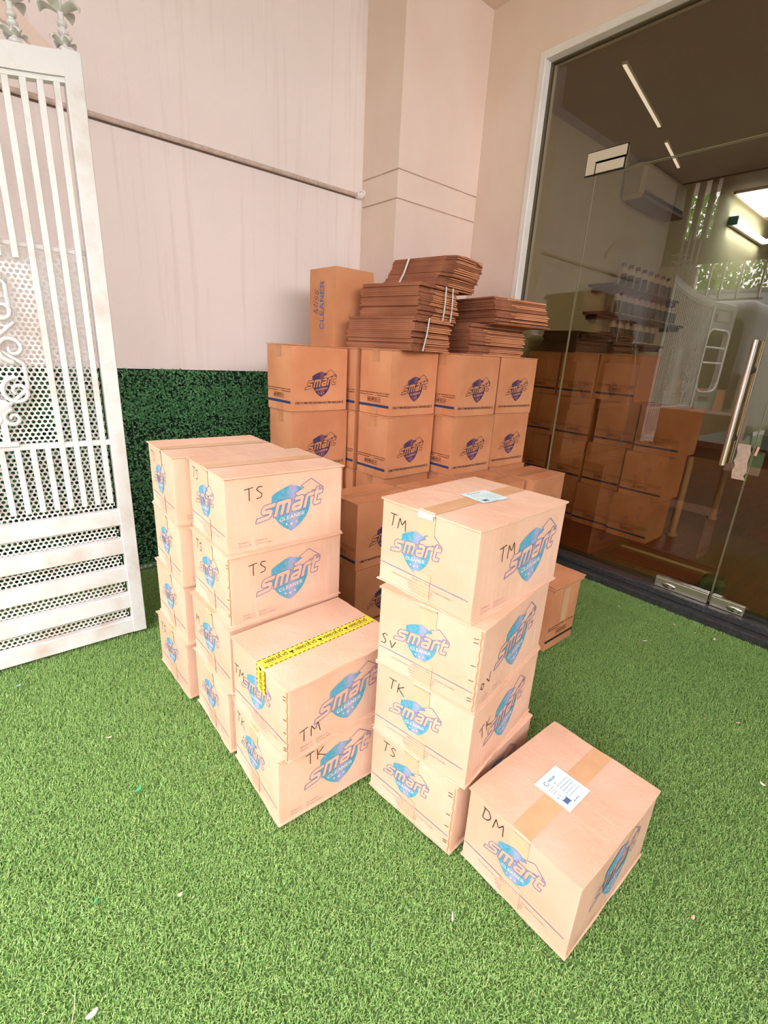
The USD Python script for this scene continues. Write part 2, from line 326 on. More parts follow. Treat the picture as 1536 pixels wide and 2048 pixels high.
SD = (.3795, .2977, .2231)     # pale cartons: long side, short side, height
SEED = [100]
CH_ROWS = ['ỨNG DỤNG KHOA HỌC CÔNG NGHỆ QUỐC TẾ SMART CLEANER', 'Địa chỉ: Thanh Xuân, Hà Nội', 'Hotline tư vấn khách hàng', 'www.smartcleaner.vn']
def smart_carton(px, py, yaw, level, label, left='', right='', lpos=(.03, .15), rpos=(.055, .135), lt=-4, rt=6, tape=True, staples=False, name='shipping_carton', z=None, rot_print=True, lh=.03, rh=.034, ru=.145, lu=.088):
    L, W, H = SD; SEED[0] += 1; sd = SEED[0]
    a = np.array([math.cos(yaw), math.sin(yaw)]); b = np.array([-a[1], a[0]])
    c = np.array([px, py])+a*L/2+b*W/2
    t = thing(name, label, 'cardboard box', (c[0], c[1], level*H if z is None else z), yaw, 'pale printed cartons on the turf')
    obj('body', board_box(L-.0012, W-.0012, H-.0045, sd, amp=.0006), M_S, t, smooth=40)
    o = .0024
    obj('bottom_flap', flap(-L/2-.0018, L/2+.0018, -W/2-.0018, W/2+.0018, .0003, .0042, sd+5, .002), M_S, t)
    obj('flap', flap(-L/2-o, L/2+o, -W/2-o, -.0012, H-.0046, H-.0002, sd+1, .0022), M_S, t)
    obj('flap', flap(-L/2-o, L/2+o, .0012, W/2+o, H-.0046, H-.0002, sd+2, .0022), M_S, t)
    if tape:
        e = .0008
        obj('packing_tape', strip([(-L/2-.0005, 0, H-.055), (-L/2-.0005, 0, H-.012), (-L/2-o-.0016, 0, H-.003), (-L/2-.001, 0, H+e*.9)], .05, (0, 1, 0)), M_TAPE_F, t)
        obj('packing_tape', strip([(-L/2-.001, 0, H+e), (0, 0, H+e), (L/2+.001, 0, H+e), (L/2+o+.002, 0, H-.003), (L/2+o+.002, 0, H-.05)], .05, (0, 1, 0)), M_TAPE, t)
        v, f = strip([(W/2, .004), (W/2, .075)], .05, (1, 0)) if False else (np.array([(W/2-.025, .002), (W/2+.025, .002), (W/2+.025, .07), (W/2-.025, .07)]), np.array([(0, 1, 2), (0, 2, 3)]))
        obj('packing_tape', on_face((v, f), 'left', L, W, H, .0005), M_TAPE_F, t)
    for xx in (.36, .50): obj('score_line', on_face(flat(sbox(L*xx, .012, L*xx+.0016, W-.012)), 'top', L, W, H, .0004), M_SCORE, t)
    put_emblem(t, 'left', L, W, H, lu, .062, .092, (M_SHIELD_S, M_LINE_S, M_PALE))
    put_emblem(t, 'right', L, W, H, ru-.018, .038, .126, (M_SHIELD_S, M_LINE_S, M_PALE))
    ln = flat(sbox(.006, .0525, W-.012, .0545)); obj('print_line', on_face(ln, 'left', L, W, H, .0006), M_LINE_S, t)
    rows = [text2('CÔNG TY TNHH', .0055, True)]; v, f = rows[0]; rows = [(v+[.145-v[:, 0].max()/2, .0435], f)]
    for i, s in enumerate(CH_ROWS):
        v, f = text2(s, .0045); rows.append((v+[.145-v[:, 0].max()/2, .0345-.0078*i], f))
    obj('address_print', on_face(join2(rows), 'left', L, W, H, .0006), M_FAINT_S, t)
    rows = []
    for i, (s, x, y) in enumerate([('Smart TS', .035, .026), ('Smart TK', .085, .026), ('Smart TM', .035, .016), ('Smart Cleaner', .085, .016)]):
        v, f = text2(s, .0045); rows.append((v+[x+.009, y], f))
        r = sbox(x, y-.001, x+.006, y+.005); rows.append(flat(r.difference(r.buffer(-.0007))))
    obj('checkbox_print', on_face(join2(rows), 'right', L, W, H, .0006), M_FAINT_S, t)
    if left: obj('handwriting', on_face(hand(left, *lpos, lh, lt), 'left', L, W, H, .0008), M_PEN, t)
    if right: obj('handwriting', on_face(hand(right, *rpos, rh, rt), 'right', L, W, H, .0008), M_PEN, t)
    if staples:
        for zz in (.03, .037, .085, .125, .185, .195):
            p0 = (-L/2-.0008, -W/2+.012, zz); p1 = (-L/2-.0008, -W/2+.024, zz-.002)
            obj('staple', cyl(p0, p1, .0007, 6), M_STAPLE, t)
        obj('cut_edge', tube([(-L/2-.001, -W/2+.006+.0015*math.sin(k*1.9), H*.02+k*H*.96/24) for k in range(25)], .0013, 6), M_KE, t)
    return t

KD = (.3363, .2249, .3124)     # brown cartons: logo side, stripe side, height
def brown_carton(name, label, cat, D, group, logo=True, stripe=True, tape=True, seed=None, mats=None):
    L, W, H = D; SEED[0] += 1; sd = seed or SEED[0]; M = mats or M_K
    t = thing(name, label, cat, (0, 0, 0), 0, group)
    obj('body', board_box(L-.0012, W-.0012, H-.0045, sd, 8, .0005), M, t, smooth=40)
    obj('flap', flap(-L/2-.001, L/2+.001, -W/2-.001, -.001, H-.0046, H-.0002, sd+1, .001), M, t)
    obj('flap', flap(-L/2-.001, L/2+.001, .001, W/2+.001, H-.0046, H-.0002, sd+2, .001), M, t)
    if tape:
        e = .0007
        obj('packing_tape', strip([(-L/2-.0005, 0, H-.06), (-L/2-.0005, 0, H-.012), (-L/2-.0026, 0, H-.003), (-L/2-.001, 0, H+e), (L/2, 0, H+e)], .048, (0, 1, 0)), M_TAPE_K, t)
        v = np.array([(W/2-.024, .002), (W/2+.024, .002), (W/2+.024, .06), (W/2-.024, .06)]); obj('packing_tape', on_face((v, np.array([(0, 1, 2), (0, 2, 3)])), 'left', L, W, H, .0005), M_TAPE_K, t)
    if logo:
        put_emblem(t, 'right', L, W, H, .120, .068, .108, (M_SHIELD_K, M_LINE_K, M_PALE_K))
        v, f = text2('CÔNG TY TNHH ỨNG DỤNG KHOA HỌC CÔNG NGHỆ QUỐC TẾ', .0105, True, L-.045)
        obj('company_print', on_face((v+[.022, .036], f), 'right', L, W, H, .0006), M_LINE_K, t)
    if stripe:
        obj('stripe_print', on_face(flat(sbox(.003, .038, W-.006, .0505)), 'left', L, W, H, .0008), M_STRIPE_K, t)
        v, f = text2('Địa chỉ: Đường Thanh Xuân, Thanh Xuân, TP. Hà Nội', .006, True, W-.016); rows = [(v+[.008, .103], f)]
        v, f = text2('Website: smartcleaner', .005, True, .42*W); rows.append((v+[.008, .093], f))
        v, f = text2('smartcleaner@gmail', .005, True, .36*W); rows.append((v+[W-.010-.36*W, .093], f))
        obj('address_print', on_face(join2(rows), 'left', L, W, H, .0006), M_TEXT_K, t)
        ic = []
        for k in range(4):
            x = W/2-.048+k*.0245; fr = sbox(x, .062, x+.0205, .0845); ic.append(fr.difference(fr.buffer(-.0018)))
            cx, cy = x+.01025, .073
            if k == 0: ic += [sbox(cx-.006+i*.0045, cy-.006, cx-.0035+i*.0045, cy+.006) for i in range(3)]
            elif k == 1: ic += [Point(cx-.001, cy).buffer(.0058).difference(Point(cx-.001, cy).buffer(.0034)), Polygon([(cx-.002, cy), (cx+.009, cy+.010), (cx+.009, cy-.004)])]
            elif k == 2: ic += [Polygon([(cx-.006, cy+.006), (cx+.006, cy+.006), (cx+.001, cy-.002), (cx-.001, cy-.002)]), sbox(cx-.001, cy-.006, cx+.001, cy), sbox(cx-.004, cy-.0075, cx+.004, cy-.006)]
            else: ic += [Polygon([(cx-.005, cy), (cx, cy+.005), (cx+.005, cy)]), sbox(cx-.002, cy-.004, cx+.002, cy)]
        obj('icon_print', on_face(flat(unary_union(ic)), 'left', L, W, H, .0007), M_TEXT_K, t)
    return t

# ================================================================== the setting
XG, YW, ZC = 2.827, 2.792, 3.2      # glass plane, left wall plane, canopy soffit
M_TURFBASE = mat('turf_backing', (84, 112, 62), .9, (104, 134, 78), 30, coord='world')
M_WALL = mat('stained_wall_paint', (246, 232, 230), .8, (232, 214, 208), 3.0, (9, 9, .35), .0012, 120, (1, 1, 1), lo=.55, hi=.85, coord='world')
M_PLASTER = mat('cream_plaster', (246, 224, 214), .85, (240, 214, 202), 2.2, (1, 1, .6), .0008, 140, coord='world')
M_CEIL = mat('ceiling_plaster', (244, 220, 212), .85, (238, 212, 202), 2, coord='world')
obj('floor', bx(-7.5, XG-.115, -3.0, YW, -.06, -.0165), M_TURFBASE, label='green artificial turf floor', kind='structure')
obj('wall_left', cat_([bx(-.92, 3.0, YW, YW+.12, -.05, ZC)]), M_WALL, label='pale stained wall panel behind the cartons', kind='structure')
# corner pier with two grooves
XC, YC = 2.075, 2.455
pier = [tm(rbox(XC, XG+.10, YC, YW+.02, -.05, 2.083, .002)), tm(rbox(XC, XG+.10, YC, YW+.02, 2.091, 2.229, .002)), tm(rbox(XC, XG+.10, YC, YW+.02, 2.237, ZC, .002)), bx(XC+.012, XG-.004, YC+.012, YW, 2.07, 2.25)]
obj('wall_pier', cat_(pier), M_PLASTER, label='cream plaster corner pier with two grooves', kind='structure')
# wall around the glass front
JY, JZ = 2.075, 2.868
obj('wall_right', cat_([bx(XG-.07, XG+.08, JY, YC+.03, -.05, ZC), bx(XG-.07, XG+.08, -3.0, JY, JZ, ZC)]), M_PLASTER, label='cream plaster wall around the glass front', kind='structure')
obj('trim_1', cat_([tm(rbox(XG-.075, XG+.05, JY-.036, JY+.004, -.05, JZ+.004, .004)), tm(rbox(XG-.075, XG+.05, -3.0, JY-.036, JZ-.036, JZ+.004, .004))]), M_WHITE, label='white frame around the glass front', kind='structure')
obj('trim_2', cat_([bx(XG-.02, XG+.012, JY-.041, JY-.036, .07, JZ-.036), bx(XG-.02, XG+.012, -3.0, JY-.041, JZ-.041, JZ-.036)]), mat('dark_gasket', (104, 92, 76), .6), label='dark gasket line of the glass front', kind='structure')
obj('wall_near', bx(-1.35, XG-.07, -2.1, -2.0, -.05, 2.1), M_WALL, label='pale forecourt wall opposite the hedge wall, behind the camera', kind='structure')
obj('ceiling', bx(-1.35, XG+.08, -2.1, YW+.1, ZC, ZC+.12), M_CEIL, label='cream soffit of the canopy', kind='structure')
# black stone threshold in two steps
M_STONE = mat('black_stone', (44, 44, 46), .28, (66, 66, 68), 60, coord='world')
obj('trim_3', cat_([tm(rbox(XG-.115, XG+.10, -3.0, YC, -.05, .030, .004)), tm(rbox(XG-.062, XG+.10, -3.0, YC, .030, .064, .004))]), M_STONE, label='black stone threshold in two steps under the glass', kind='structure')

# turf: curled plastic blades on tiles
def turf_tile(seed, size=.2, n=3400):
    r = np.random.default_rng(seed); x = r.uniform(-size/2, size/2, (n, 2)); a = r.uniform(0, 2*np.pi, n)
    ln = r.uniform(.009, .0155, n); w = r.uniform(.0008, .0013, n); lean = r.uniform(.2, 1.15, n)
    d = np.stack([np.cos(a), np.sin(a)], 1); s = np.stack([-np.sin(a), np.cos(a)], 1)
    def lv(t, k):
        h = ln*t*np.cos(lean*t); o = ln*t*np.sin(lean*t)*1.1
        c = x+d*o[:, None]
        return np.concatenate([np.column_stack([c-s*(w*k)[:, None], h]), np.column_stack([c+s*(w*k)[:, None], h])])
    A, B, C = lv(0, 1), lv(.55, 1), lv(1, .35); v = np.vstack([A, B, C]); i = np.arange(n)
    q = lambda a, b: np.concatenate([np.stack([a+i, a+n+i, b+n+i], 1), np.stack([a+i, b+n+i, b+i], 1)])
    return trimesh.Trimesh(v, np.vstack([q(0, 2*n), q(2*n, 4*n)]), process=False)
def point_instancer(name, protos, pos, quat, idx, label, cat, kind='stuff'):
    p = '/World/'+numbered('/World', name)
    pi = UsdGeom.PointInstancer.Define(stage, p)
    for k, (m, mt) in enumerate(protos):
        usdkit.mesh(stage, f'{p}/tile_{k:03d}' if k else f'{p}/tile', m, mt); pi.CreatePrototypesRel().AddTarget(f'{p}/tile_{k:03d}' if k else f'{p}/tile')
    pi.CreatePositionsAttr(Vt.Vec3fArray.FromNumpy(np.asarray(pos, np.float32)))
    pi.CreateOrientationsAttr(Vt.QuathArray([Gf.Quath(float(q[0]), float(q[1]), float(q[2]), float(q[3])) for q in quat]))
    pi.CreateProtoIndicesAttr(Vt.IntArray([int(i) for i in idx]))
    setd(pi.GetPrim(), label=label, category=cat, kind=kind)
M_BLADE = mat('turf_blade', (100, 156, 70), .55, (192, 216, 142), 260., spec=.35, transl=.25, lo=.4, hi=.62, coord='world')
pos, quat, idx = [], [], []
for i in range(-9, 14):
    for j in range(-3, 14):
        x, y = i*.2+.1, j*.2+.05
        if x > XG-.09 or y > YW-.08: continue
        k = RNG.randrange(4); pos.append((x if x < XG-.21 else XG-.212, y, -.0165)); quat.append((math.cos(k*math.pi/4), 0, 0, math.sin(k*math.pi/4))); idx.append(RNG.randrange(3))
point_instancer('artificial_turf', [(turf_tile(s), M_BLADE) for s in (1, 2, 3)], pos, quat, idx, 'short green curled artificial grass covering the whole floor', 'artificial grass')

# artificial hedge mats on the left wall
def leaf_tile(seed, size=.25, n=900):
    r = np.random.default_rng(seed); P = r.uniform(-size/2, size/2, (n, 2)); out = r.uniform(.004, .034, n)
    v, f = [], []
    for k in range(n):
        a = r.uniform(0, 2*np.pi); tl = r.uniform(-.2, 1.1); ln = r.uniform(.010, .017); w = ln*.36
        d = np.array([np.cos(a)*np.cos(tl), np.sin(a)*np.cos(tl), np.sin(tl)]); s = np.cross(d, [0, 0, 1.]); s /= np.linalg.norm(s)+1e-9; nn = np.cross(s, d)
        c = np.array([P[k, 0], P[k, 1], out[k]]); b = len(v)
        v += [c, c+d*ln*.45+s*w+nn*.002, c+d*ln, c+d*ln*.45-s*w+nn*.002]; f += [(b, b+1, b+2), (b, b+2, b+3)]
    return trimesh.Trimesh(np.array(v), np.array(f), process=False)
M_LEAF = mat('hedge_leaf', (52, 116, 74), .5, (120, 176, 122), 90., transl=.15, lo=.35, hi=.65, coord='world', spec=.4)
HT = 1.085
hb = thing('artificial_hedge', 'dark green artificial leaf hedge mats covering the lower left wall', 'artificial hedge', (0, 0, 0), 0)
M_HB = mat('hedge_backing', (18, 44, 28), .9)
for i in range(5):
    for j in range(2):
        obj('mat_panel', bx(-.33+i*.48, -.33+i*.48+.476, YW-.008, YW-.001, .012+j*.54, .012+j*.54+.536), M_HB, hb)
PI = UsdGeom.PointInstancer.Define(stage, hb+'/leaves')
for k in range(3):
    nm = f'{hb}/leaves/leaf_tile'+(f'_{k:03d}' if k else ''); usdkit.mesh(stage, nm, leaf_tile(20+k), M_LEAF); PI.CreatePrototypesRel().AddTarget(nm)
pos, idx, qs = [], [], []
q0 = Gf.Rotation(Gf.Vec3d(1, 0, 0), 90).GetQuat()
for i in range(10):
    for j in range(5):
        z = .125+j*.25 if j < 4 else HT-.125
        pos.append((-.2+i*.25, YW-.009, z)); idx.append(RNG.randrange(3))
        r = Gf.Rotation(Gf.Vec3d(0, 1, 0), 90*RNG.randrange(4)).GetQuat(); q = r*q0
        qs.append(Gf.Quath(float(q.GetReal()), *[float(a) for a in q.GetImaginary()]))
PI.CreatePositionsAttr(Vt.Vec3fArray.FromNumpy(np.asarray(pos, np.float32))); PI.CreateOrientationsAttr(Vt.QuathArray(qs)); PI.CreateProtoIndicesAttr(Vt.IntArray(idx))
setd(PI.GetPrim(), kind='stuff')

obj('wall_gate_pier', bx(-.96, -.80, 2.47, YW, -.05, 2.355), M_PLASTER, label='plaster pier closing the gap behind the open gate', kind='structure')
# pipe along the left wall with its end elbow
M_PIPE = mat('painted_conduit', (216, 192, 184), .6, (196, 170, 160), 6, (9, 9, 9))
pp = thing('conduit_pipe', 'thin painted conduit running level along the stained left wall', 'pipe', (0, YW-.012, 2.146))
obj('conduit', cat_([cyl((-.33, 0, 0), (2.03, 0, 0), .011, 12)]), M_PIPE, pp, smooth=40)
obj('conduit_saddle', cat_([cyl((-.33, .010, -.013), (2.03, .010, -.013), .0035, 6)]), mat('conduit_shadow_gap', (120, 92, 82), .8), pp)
obj('elbow', cat_([cyl((2.02, -.004, 0), (2.058, -.004, 0), .017, 14), cyl((2.05, -.004, 0), (2.072, -.004, .014), .016, 14)]), M_WHITE, pp, smooth=40)
obj('end_nut', cat_([cyl((2.062, -.006, .012), (2.078, -.006, .022), .020, 6)]), M_WHITE, pp)
# sloping render band on the wall at the left
band = trimesh.creation.extrude_polygon(Polygon([(-.33, 2.60), (.345, 2.44), (.50, 2.315), (.50, 2.255), (.345, 2.36), (-.33, 2.50)]), .02)
band.apply_transform(trimesh.transformations.rotation_matrix(math.pi/2, (1, 0, 0))); band.apply_translation((0, YW, 0))
obj('trim_4', band, M_PLASTER, label='sloping plaster band on the left wall above the gate', kind='structure')
# small nail stubs and scuffs on the wall
for k, (x, z) in enumerate([(1.02, 2.83), (1.2, 2.82), (.66, 2.63)]):
    o = obj('wall_nail', cyl((x, YW-.008, z), (x, YW+.004, z-.003), .0035, 8), mat('rusty_nail', (112, 74, 62), .7), label=['rusty nail stub high on the left wall, middle one', 'rusty nail stub high on the left wall, nearest the corner pier', 'rusty nail stub on the left wall close to the gate spikes'][k], cat='nail')

# ================================================================== glass front
M_EDGE = mat('glass_edge', (176, 168, 140), .3)
M_STEEL = mat('brushed_steel', (206, 196, 180), .3, metallic=.85)
M_SILVER = mat('satin_plate', (222, 210, 190), .4, metallic=.15)
M_CHROME = mat('chrome', (222, 218, 214), .08, metallic=1.0)
G0, G1 = XG-.005, XG+.005
DY, LY, ZT, ZB = 1.668, .610, 2.213, .075
side = trimesh.creation.extrude_polygon(Polygon([(DY+.003, ZB), (JY-.040, ZB), (JY-.040, JZ-.040), (-3.0, JZ-.040), (-3.0, ZT+.006), (DY+.003, ZT+.006)]), .010)
side.apply_transform(np.array([[0, 0, 1, G0], [1, 0, 0, 0], [0, 1, 0, 0], [0, 0, 0, 1.]]))
w1 = '/World/window_1'; UsdGeom.Xform.Define(stage, w1); setd(stage.GetPrimAtPath(w1), label='fixed glass side and transom panel of the shop front', kind='structure')
obj('pane', side, M_GLASS, w1)
obj('pane_edge', cat_([bx(G0, G1, DY+.0025, DY+.0045, ZB, ZT), bx(G0, G1, -3.0, DY, ZT+.005, ZT+.008)]), M_EDGE, w1)
def glass_leaf(n, y0, y1, label):
    p = f'/World/door_{n}'; UsdGeom.Xform.Define(stage, p); setd(stage.GetPrimAtPath(p), label=label, kind='structure')
    obj('pane', bx(G0, G1, y0, y1, ZB, ZT), M_GLASS, p)
    obj('pane_edge', cat_([bx(G0, G1, y1-.0012, y1+.0004, ZB, ZT), bx(G0, G1, y0-.0004, y0+.0012, ZB, ZT), bx(G0, G1, y0, y1, ZT-.001, ZT+.0005)]), M_EDGE, p)
    return p
d1 = glass_leaf(1, LY+.002, DY-.002, 'frameless glass door leaf with chrome pull handle')
d2 = glass_leaf(2, -.45, LY-.002, 'frameless glass door leaf at the right edge of view')
# top patch fitting: an L plate on the fixed glass and a rectangular one on the leaf
P0, P1 = G0-.010, G0-.0005
yl, yr, zt_, zb_ = 1.722, 1.507, 2.326, 2.222
lp = Polygon([(yl, zb_), (yl, zt_), (yr, zt_), (yr, 2.279), (1.672, 2.279), (1.672, zb_)])
def yz_plate(poly, x0, x1):
    m = trimesh.creation.extrude_polygon(poly, x1-x0); m.apply_transform(np.array([[0, 0, 1, x0], [1, 0, 0, 0], [0, 1, 0, 0], [0, 0, 0, 1.]])); return m
pf = thing('patch_fitting', 'pale metal hinge patch clamped at the top corner of the glass door', 'door hinge', (0, 0, 0))
obj('corner_plate', yz_plate(lp, P0, P1), M_SILVER, pf)
obj('leaf_plate', yz_plate(Polygon([(1.664, zb_+.001), (1.664, 2.268), (1.512, 2.268), (1.512, zb_+.001)]), P0, P1), M_SILVER, pf)
obj('shadow_gap', cat_([yz_plate(lp.buffer(.006, join_style=2), P0+.006, P1+.0003), yz_plate(sbox(1.507, zb_-.006, 1.67, 2.279), P0+.006, P1+.0003)]), mat('black_gap', (22, 20, 18), .6), pf)
obj('back_plate', yz_plate(sbox(1.507, zb_, 1.722, zt_), G1+.0005, G1+.010), M_SILVER, pf)
# bottom patch locks
for k, (ya, yb, lab) in enumerate([(.880, .617, 'steel patch lock at the foot of the handled glass door'), (.603, .452, 'steel patch lock at the foot of the right edge glass door')]):
    pl = thing('patch_lock', lab, 'door lock', (P0, (ya+yb)/2, .052))
    w = (ya-yb)/2
    obj('lock_plate', tm(rbox(-.004, .0092, -w, w, .013, .066, .002)), M_STEEL, pl)
    obj('top_strip', tm(rbox(-.006, .0092, -w, w, .066, .074, .002)), M_CHROME, pl)
    cy0 = .45*w if k == 0 else -.45*w
    dm = trimesh.creation.icosphere(3, 1.0); dm.apply_scale((.008, .036, .016)); dm.apply_translation((-.004, cy0, .036)); obj('cylinder_cover', dm, M_CHROME, pl, smooth=True)
    dm = trimesh.creation.cylinder(radius=.010, height=.006, sections=20); dm.apply_transform(trimesh.transformations.rotation_matrix(math.pi/2, (0, 1, 0))); dm.apply_translation((-.011, cy0-.01, .034)); obj('keyhole_disc', dm, M_STEEL, pl)
# pull handle: outer and inner bars joined by standoffs
hd = thing('pull_handle', 'pair of tall chrome pull bars through the glass door', 'door handle', (XG, .708, .797))
for nm, sx in (('outer_bar', -.055), ('inner_bar', .055)):
    obj(nm, lathe([(0, 0), (.0115, 0), (.0135, .002), (.0135, .581), (.0115, .583), (0, .583)], 20).apply_translation((sx, 0, 0)), M_CHROME, hd, smooth=30)
for z in (.13, .45):
    obj('standoff', cyl((-.055, 0, z), (.055, 0, z), .008, 16), M_CHROME, hd, smooth=40)
    obj('rosette', cat_([cyl((-.014, 0, z), (-.0055, 0, z), .016, 20), cyl((.0055, 0, z), (.014, 0, z), .016, 20)]), M_BLK, hd, smooth=40)
# paper strip stuck on the glass beside the handle
ps = []
for k in range(9):
    t = k/8; ps.append((.648+.004*math.sin(k*2.1)-.001*k, .908-.172*t))
lp = [(y+.027+.002*math.sin(i*3.3), z) for i, (y, z) in enumerate(ps)]; rp = [(y-.027+.003*math.sin(i*2.7+1), z) for i, (y, z) in enumerate(ps)][::-1]
obj('paper_strip', yz_plate(Polygon(lp+rp), G0-.0012, G0-.0004), mat('grey_pink_paper', (196, 168, 152), .7, (178, 150, 134), 60), label='crumpled pale paper strip stuck on the glass behind the handle', cat='paper')
obj('paper_strip', yz_plate(Polygon([(.597, .905), (.588, .903), (.592, .860), (.603, .862)]), G0-.0012, G0-.0004), mat('pink_paper', (226, 164, 150), .7), label='tiny pink paper scrap stuck on the right glass leaf', cat='paper')

# ================================================================== cartons
S = smart_carton
S(.792, .237, math.radians(.2), 0, 'single pale carton marked DM with a blue slip on top, standing alone at the front', 'DM', '', (.045, .172), lt=-3, lh=.034, lu=.098)
r1 = S(.764, .552, math.radians(6.1), 0, 'pale carton marked TS, lowest of the front right stack', 'TS', '', (.045, .165), lt=-2, staples=True)
S(.776, .541, math.radians(10.5), 1, 'pale carton marked TK, second from the bottom of the front right stack', 'TK', 'TK', (.045, .165), (.05, .115), rt=18)
S(.777, .543, math.radians(10.8), 2, 'pale carton marked SV, third from the bottom of the front right stack', 'SV', 'OV', (.012, .066), (.02, .045), staples=True, rt=22)
S(.765, .577, math.radians(3.8), 3, 'pale carton marked TM with a blue slip on its lid, topmost at front right', 'TM', 'TM', (.030, .160), (.085, .128), lu=.074, ru=.185)
S(.452, .887, math.radians(-1.6), 0, 'pale carton marked TK, bottom of the front left stack under the yellow taped carton', 'TK', 'TK', (.03, .165), (.085, .16))
S(.472, .865, math.radians(3.2), 1, 'pale carton sealed with yellow fragile tape, marked TM at its lower corner', 'TM', 'TM', (.012, .115), (.035, .045), tape=False, staples=True)
S(.452, 1.205, math.radians(-1), 0, 'pale carton on the turf behind the taped stack, bottom of the TS tower', '', '')
S(.462, 1.192, math.radians(1), 1, 'pale carton second from the bottom of the TS tower, seen above the taped one', 'M', '', (.03, .13))
S(.476, 1.200, math.radians(.4), 2, 'pale carton marked TS, lower of the two TS cartons on the left tower', 'TS', 'TS', (.04, .168), (.06, .150), staples=True)
S(.478, 1.217, math.radians(-1.6), 3, 'pale carton marked TS, top of the left tower nearest the camera', 'TS', 'TS', (.04, .172), (.06, .150), ru=.155)
U = [S(.435+dx, 1.528+dy, math.radians(a), k, l, 'TS' if k in (0, 3) else '', '', (.04, .17)) for k, (dx, dy, a, l) in enumerate([
    (.0, .0, 2, 'pale carton on the turf at the back of the left tower, lowest of its stack'), (.01, .005, 1, 'pale carton at the back of the left tower, second from its bottom'),
    (.008, .0, -1, 'pale carton at the back of the left tower, third from its bottom'), (.006, .0, -2, 'pale carton at the back of the left tower, topmost with a taped lid'),
])]
# fragile tape over the lid and down the short end
def yellow_tape(parent):
    L, W, H = SD; w = .042; y0 = -.020; e = .0010
    obj('fragile_tape', strip([(-L/2-.0030, y0, H-.078), (-L/2-.0030, y0, H-.004), (-L/2-.0012, y0, H+e), (L/2+.001, y0, H+e), (L/2+.0025, y0, H-.004), (L/2+.0025, y0, H-.06)], w, (0, 1, 0)), M_YEL, parent)
    dash, txt, x = [], [], 0.0
    while x < L-.008:
        for s in (-1, 1): dash.append(flat(sbox(x, y0+W/2+s*w*.44-.0012, x+.0085, y0+W/2+s*w*.44+.0012)))
        x += .0145
    heart = Polygon([(0, -.006), (.0065, .001), (.005, .0055), (.002, .0055), (0, .003), (-.002, .0055), (-.005, .0055), (-.0065, .001)])
    x = .012
    while x < L-.02:
        v, f = text2('HÀNG DỄ VỠ', .0115, True, min(.068, L-x-.003)); txt.append((v+[x, y0+W/2-.003], f))
        txt.append(flat(sbox(x+.004, y0+W/2-.0095, x+min(.062, L-x-.006), y0+W/2-.0088)))
        if x+.08 < L-.01: txt.append(flat(affinity.translate(heart, x+.081, y0+W/2+.001))); txt.append(flat(sbox(x+.078, y0+W/2-.0085, x+.086, y0+W/2-.007)))
        x += .094
    obj('dash_print', on_face(join2(dash), 'top', L, W, H, .0016), M_BLK, parent, kind='stuff'); obj('warning_print', on_face(join2(txt), 'top', L, W, H, .0016), mat('brown_tape_print', (74, 46, 8), .6), parent)
    dash = []; y = .002
    cu = W/2-y0
    while y < .07:
        for s in (-1, 1): dash.append(flat(sbox(cu+s*w*.44-.0012, H-y-.008, cu+s*w*.44+.0012, H-y)))
        y += .0145
    v, f = text2('HÀNG DỄ VỠ', .0115, True, .052); v = np.stack([cu-.005+v[:, 1], H-.020-v[:, 0]], 1)
    obj('dash_print', on_face(join2(dash), 'left', L, W, H, .0036), M_BLK, parent, kind='stuff')
    obj('heart_print', on_face(flat(affinity.translate(heart, cu, H-.010)), 'left', L, W, H, .0036), M_BLK, parent)
    obj('warning_print', on_face((v, f), 'left', L, W, H, .0036), MATS['brown_tape_print'], parent)
yellow_tape('/World/shipping_carton_006')
# delivery slips on two lids
def slip(parent, cx, cy, rot, w=.098, h=.098):
    L, W, H = SD
    def pl(g): return affinity.translate(affinity.rotate(g, rot, origin=(0, 0)), cx+L/2, cy+W/2)
    obj('delivery_slip', on_face(flat(pl(sbox(-w/2, -h/2, w/2, h/2))), 'top', L, W, H, .0022), M_LABEL, parent)
    r = np.random.default_rng(5); blue, vio = [], []
    def row(x0, x1, y, t, to):
        x = x0
        while x < x1:
            d = r.uniform(.003, .009); to.append(sbox(x, y, min(x+d, x1), y+t)); x += d+r.uniform(.001, .004)
    for k in range(6): row(-.008, .040 if k else .002, .018-k*.0085, .0011, blue)
    for k in range(3): row(-.036, -.014, .014-k*.006, .0012, vio)
    row(-.012, .012, -.040, .0022, blue)
    a = Point(-.024, .030).buffer(.0065); blue.append(a.difference(Point(-.0235, .030).buffer(.0052)))
    blue += [sbox(-.034, -.036, -.032, -.018), sbox(-.018, -.036, -.016, -.018), sbox(-.032, -.034, -.018, -.0215), Point(-.036, -.011).buffer(.0018), Point(-.027, -.010).buffer(.0014)]
    obj('slip_print', on_face(flat(pl(unary_union(blue))), 'top', L, W, H, .0027), M_INK, parent); obj('slip_print', on_face(flat(pl(unary_union(vio))), 'top', L, W, H, .0027), M_INKR, parent)
    v, f = text2('PHIẾU SHIP', .0052, True, .028); a = math.radians(rot); v = v+[-.013, .028]
    v = v@np.array([[math.cos(a), math.sin(a)], [-math.sin(a), math.cos(a)]])+[cx+L/2, cy+W/2]
    obj('slip_heading', on_face((v, f), 'top', L, W, H, .0027), M_INK, parent)
slip('/World/shipping_carton', -.005, .008, 0)
slip('/World/shipping_carton_004', .03, .0, -8, .095, .085)
# white tape tab on the top carton's lid edge
obj('white_tape_tab', strip([(-SD[0]/2-.0036, .003, SD[2]-.016), (-SD[0]/2-.0036, .003, SD[2]-.002), (-SD[0]/2+.004, .003, SD[2]+.0018)], .046, (0, 1, 0)), M_WHITE, '/World/shipping_carton_004')

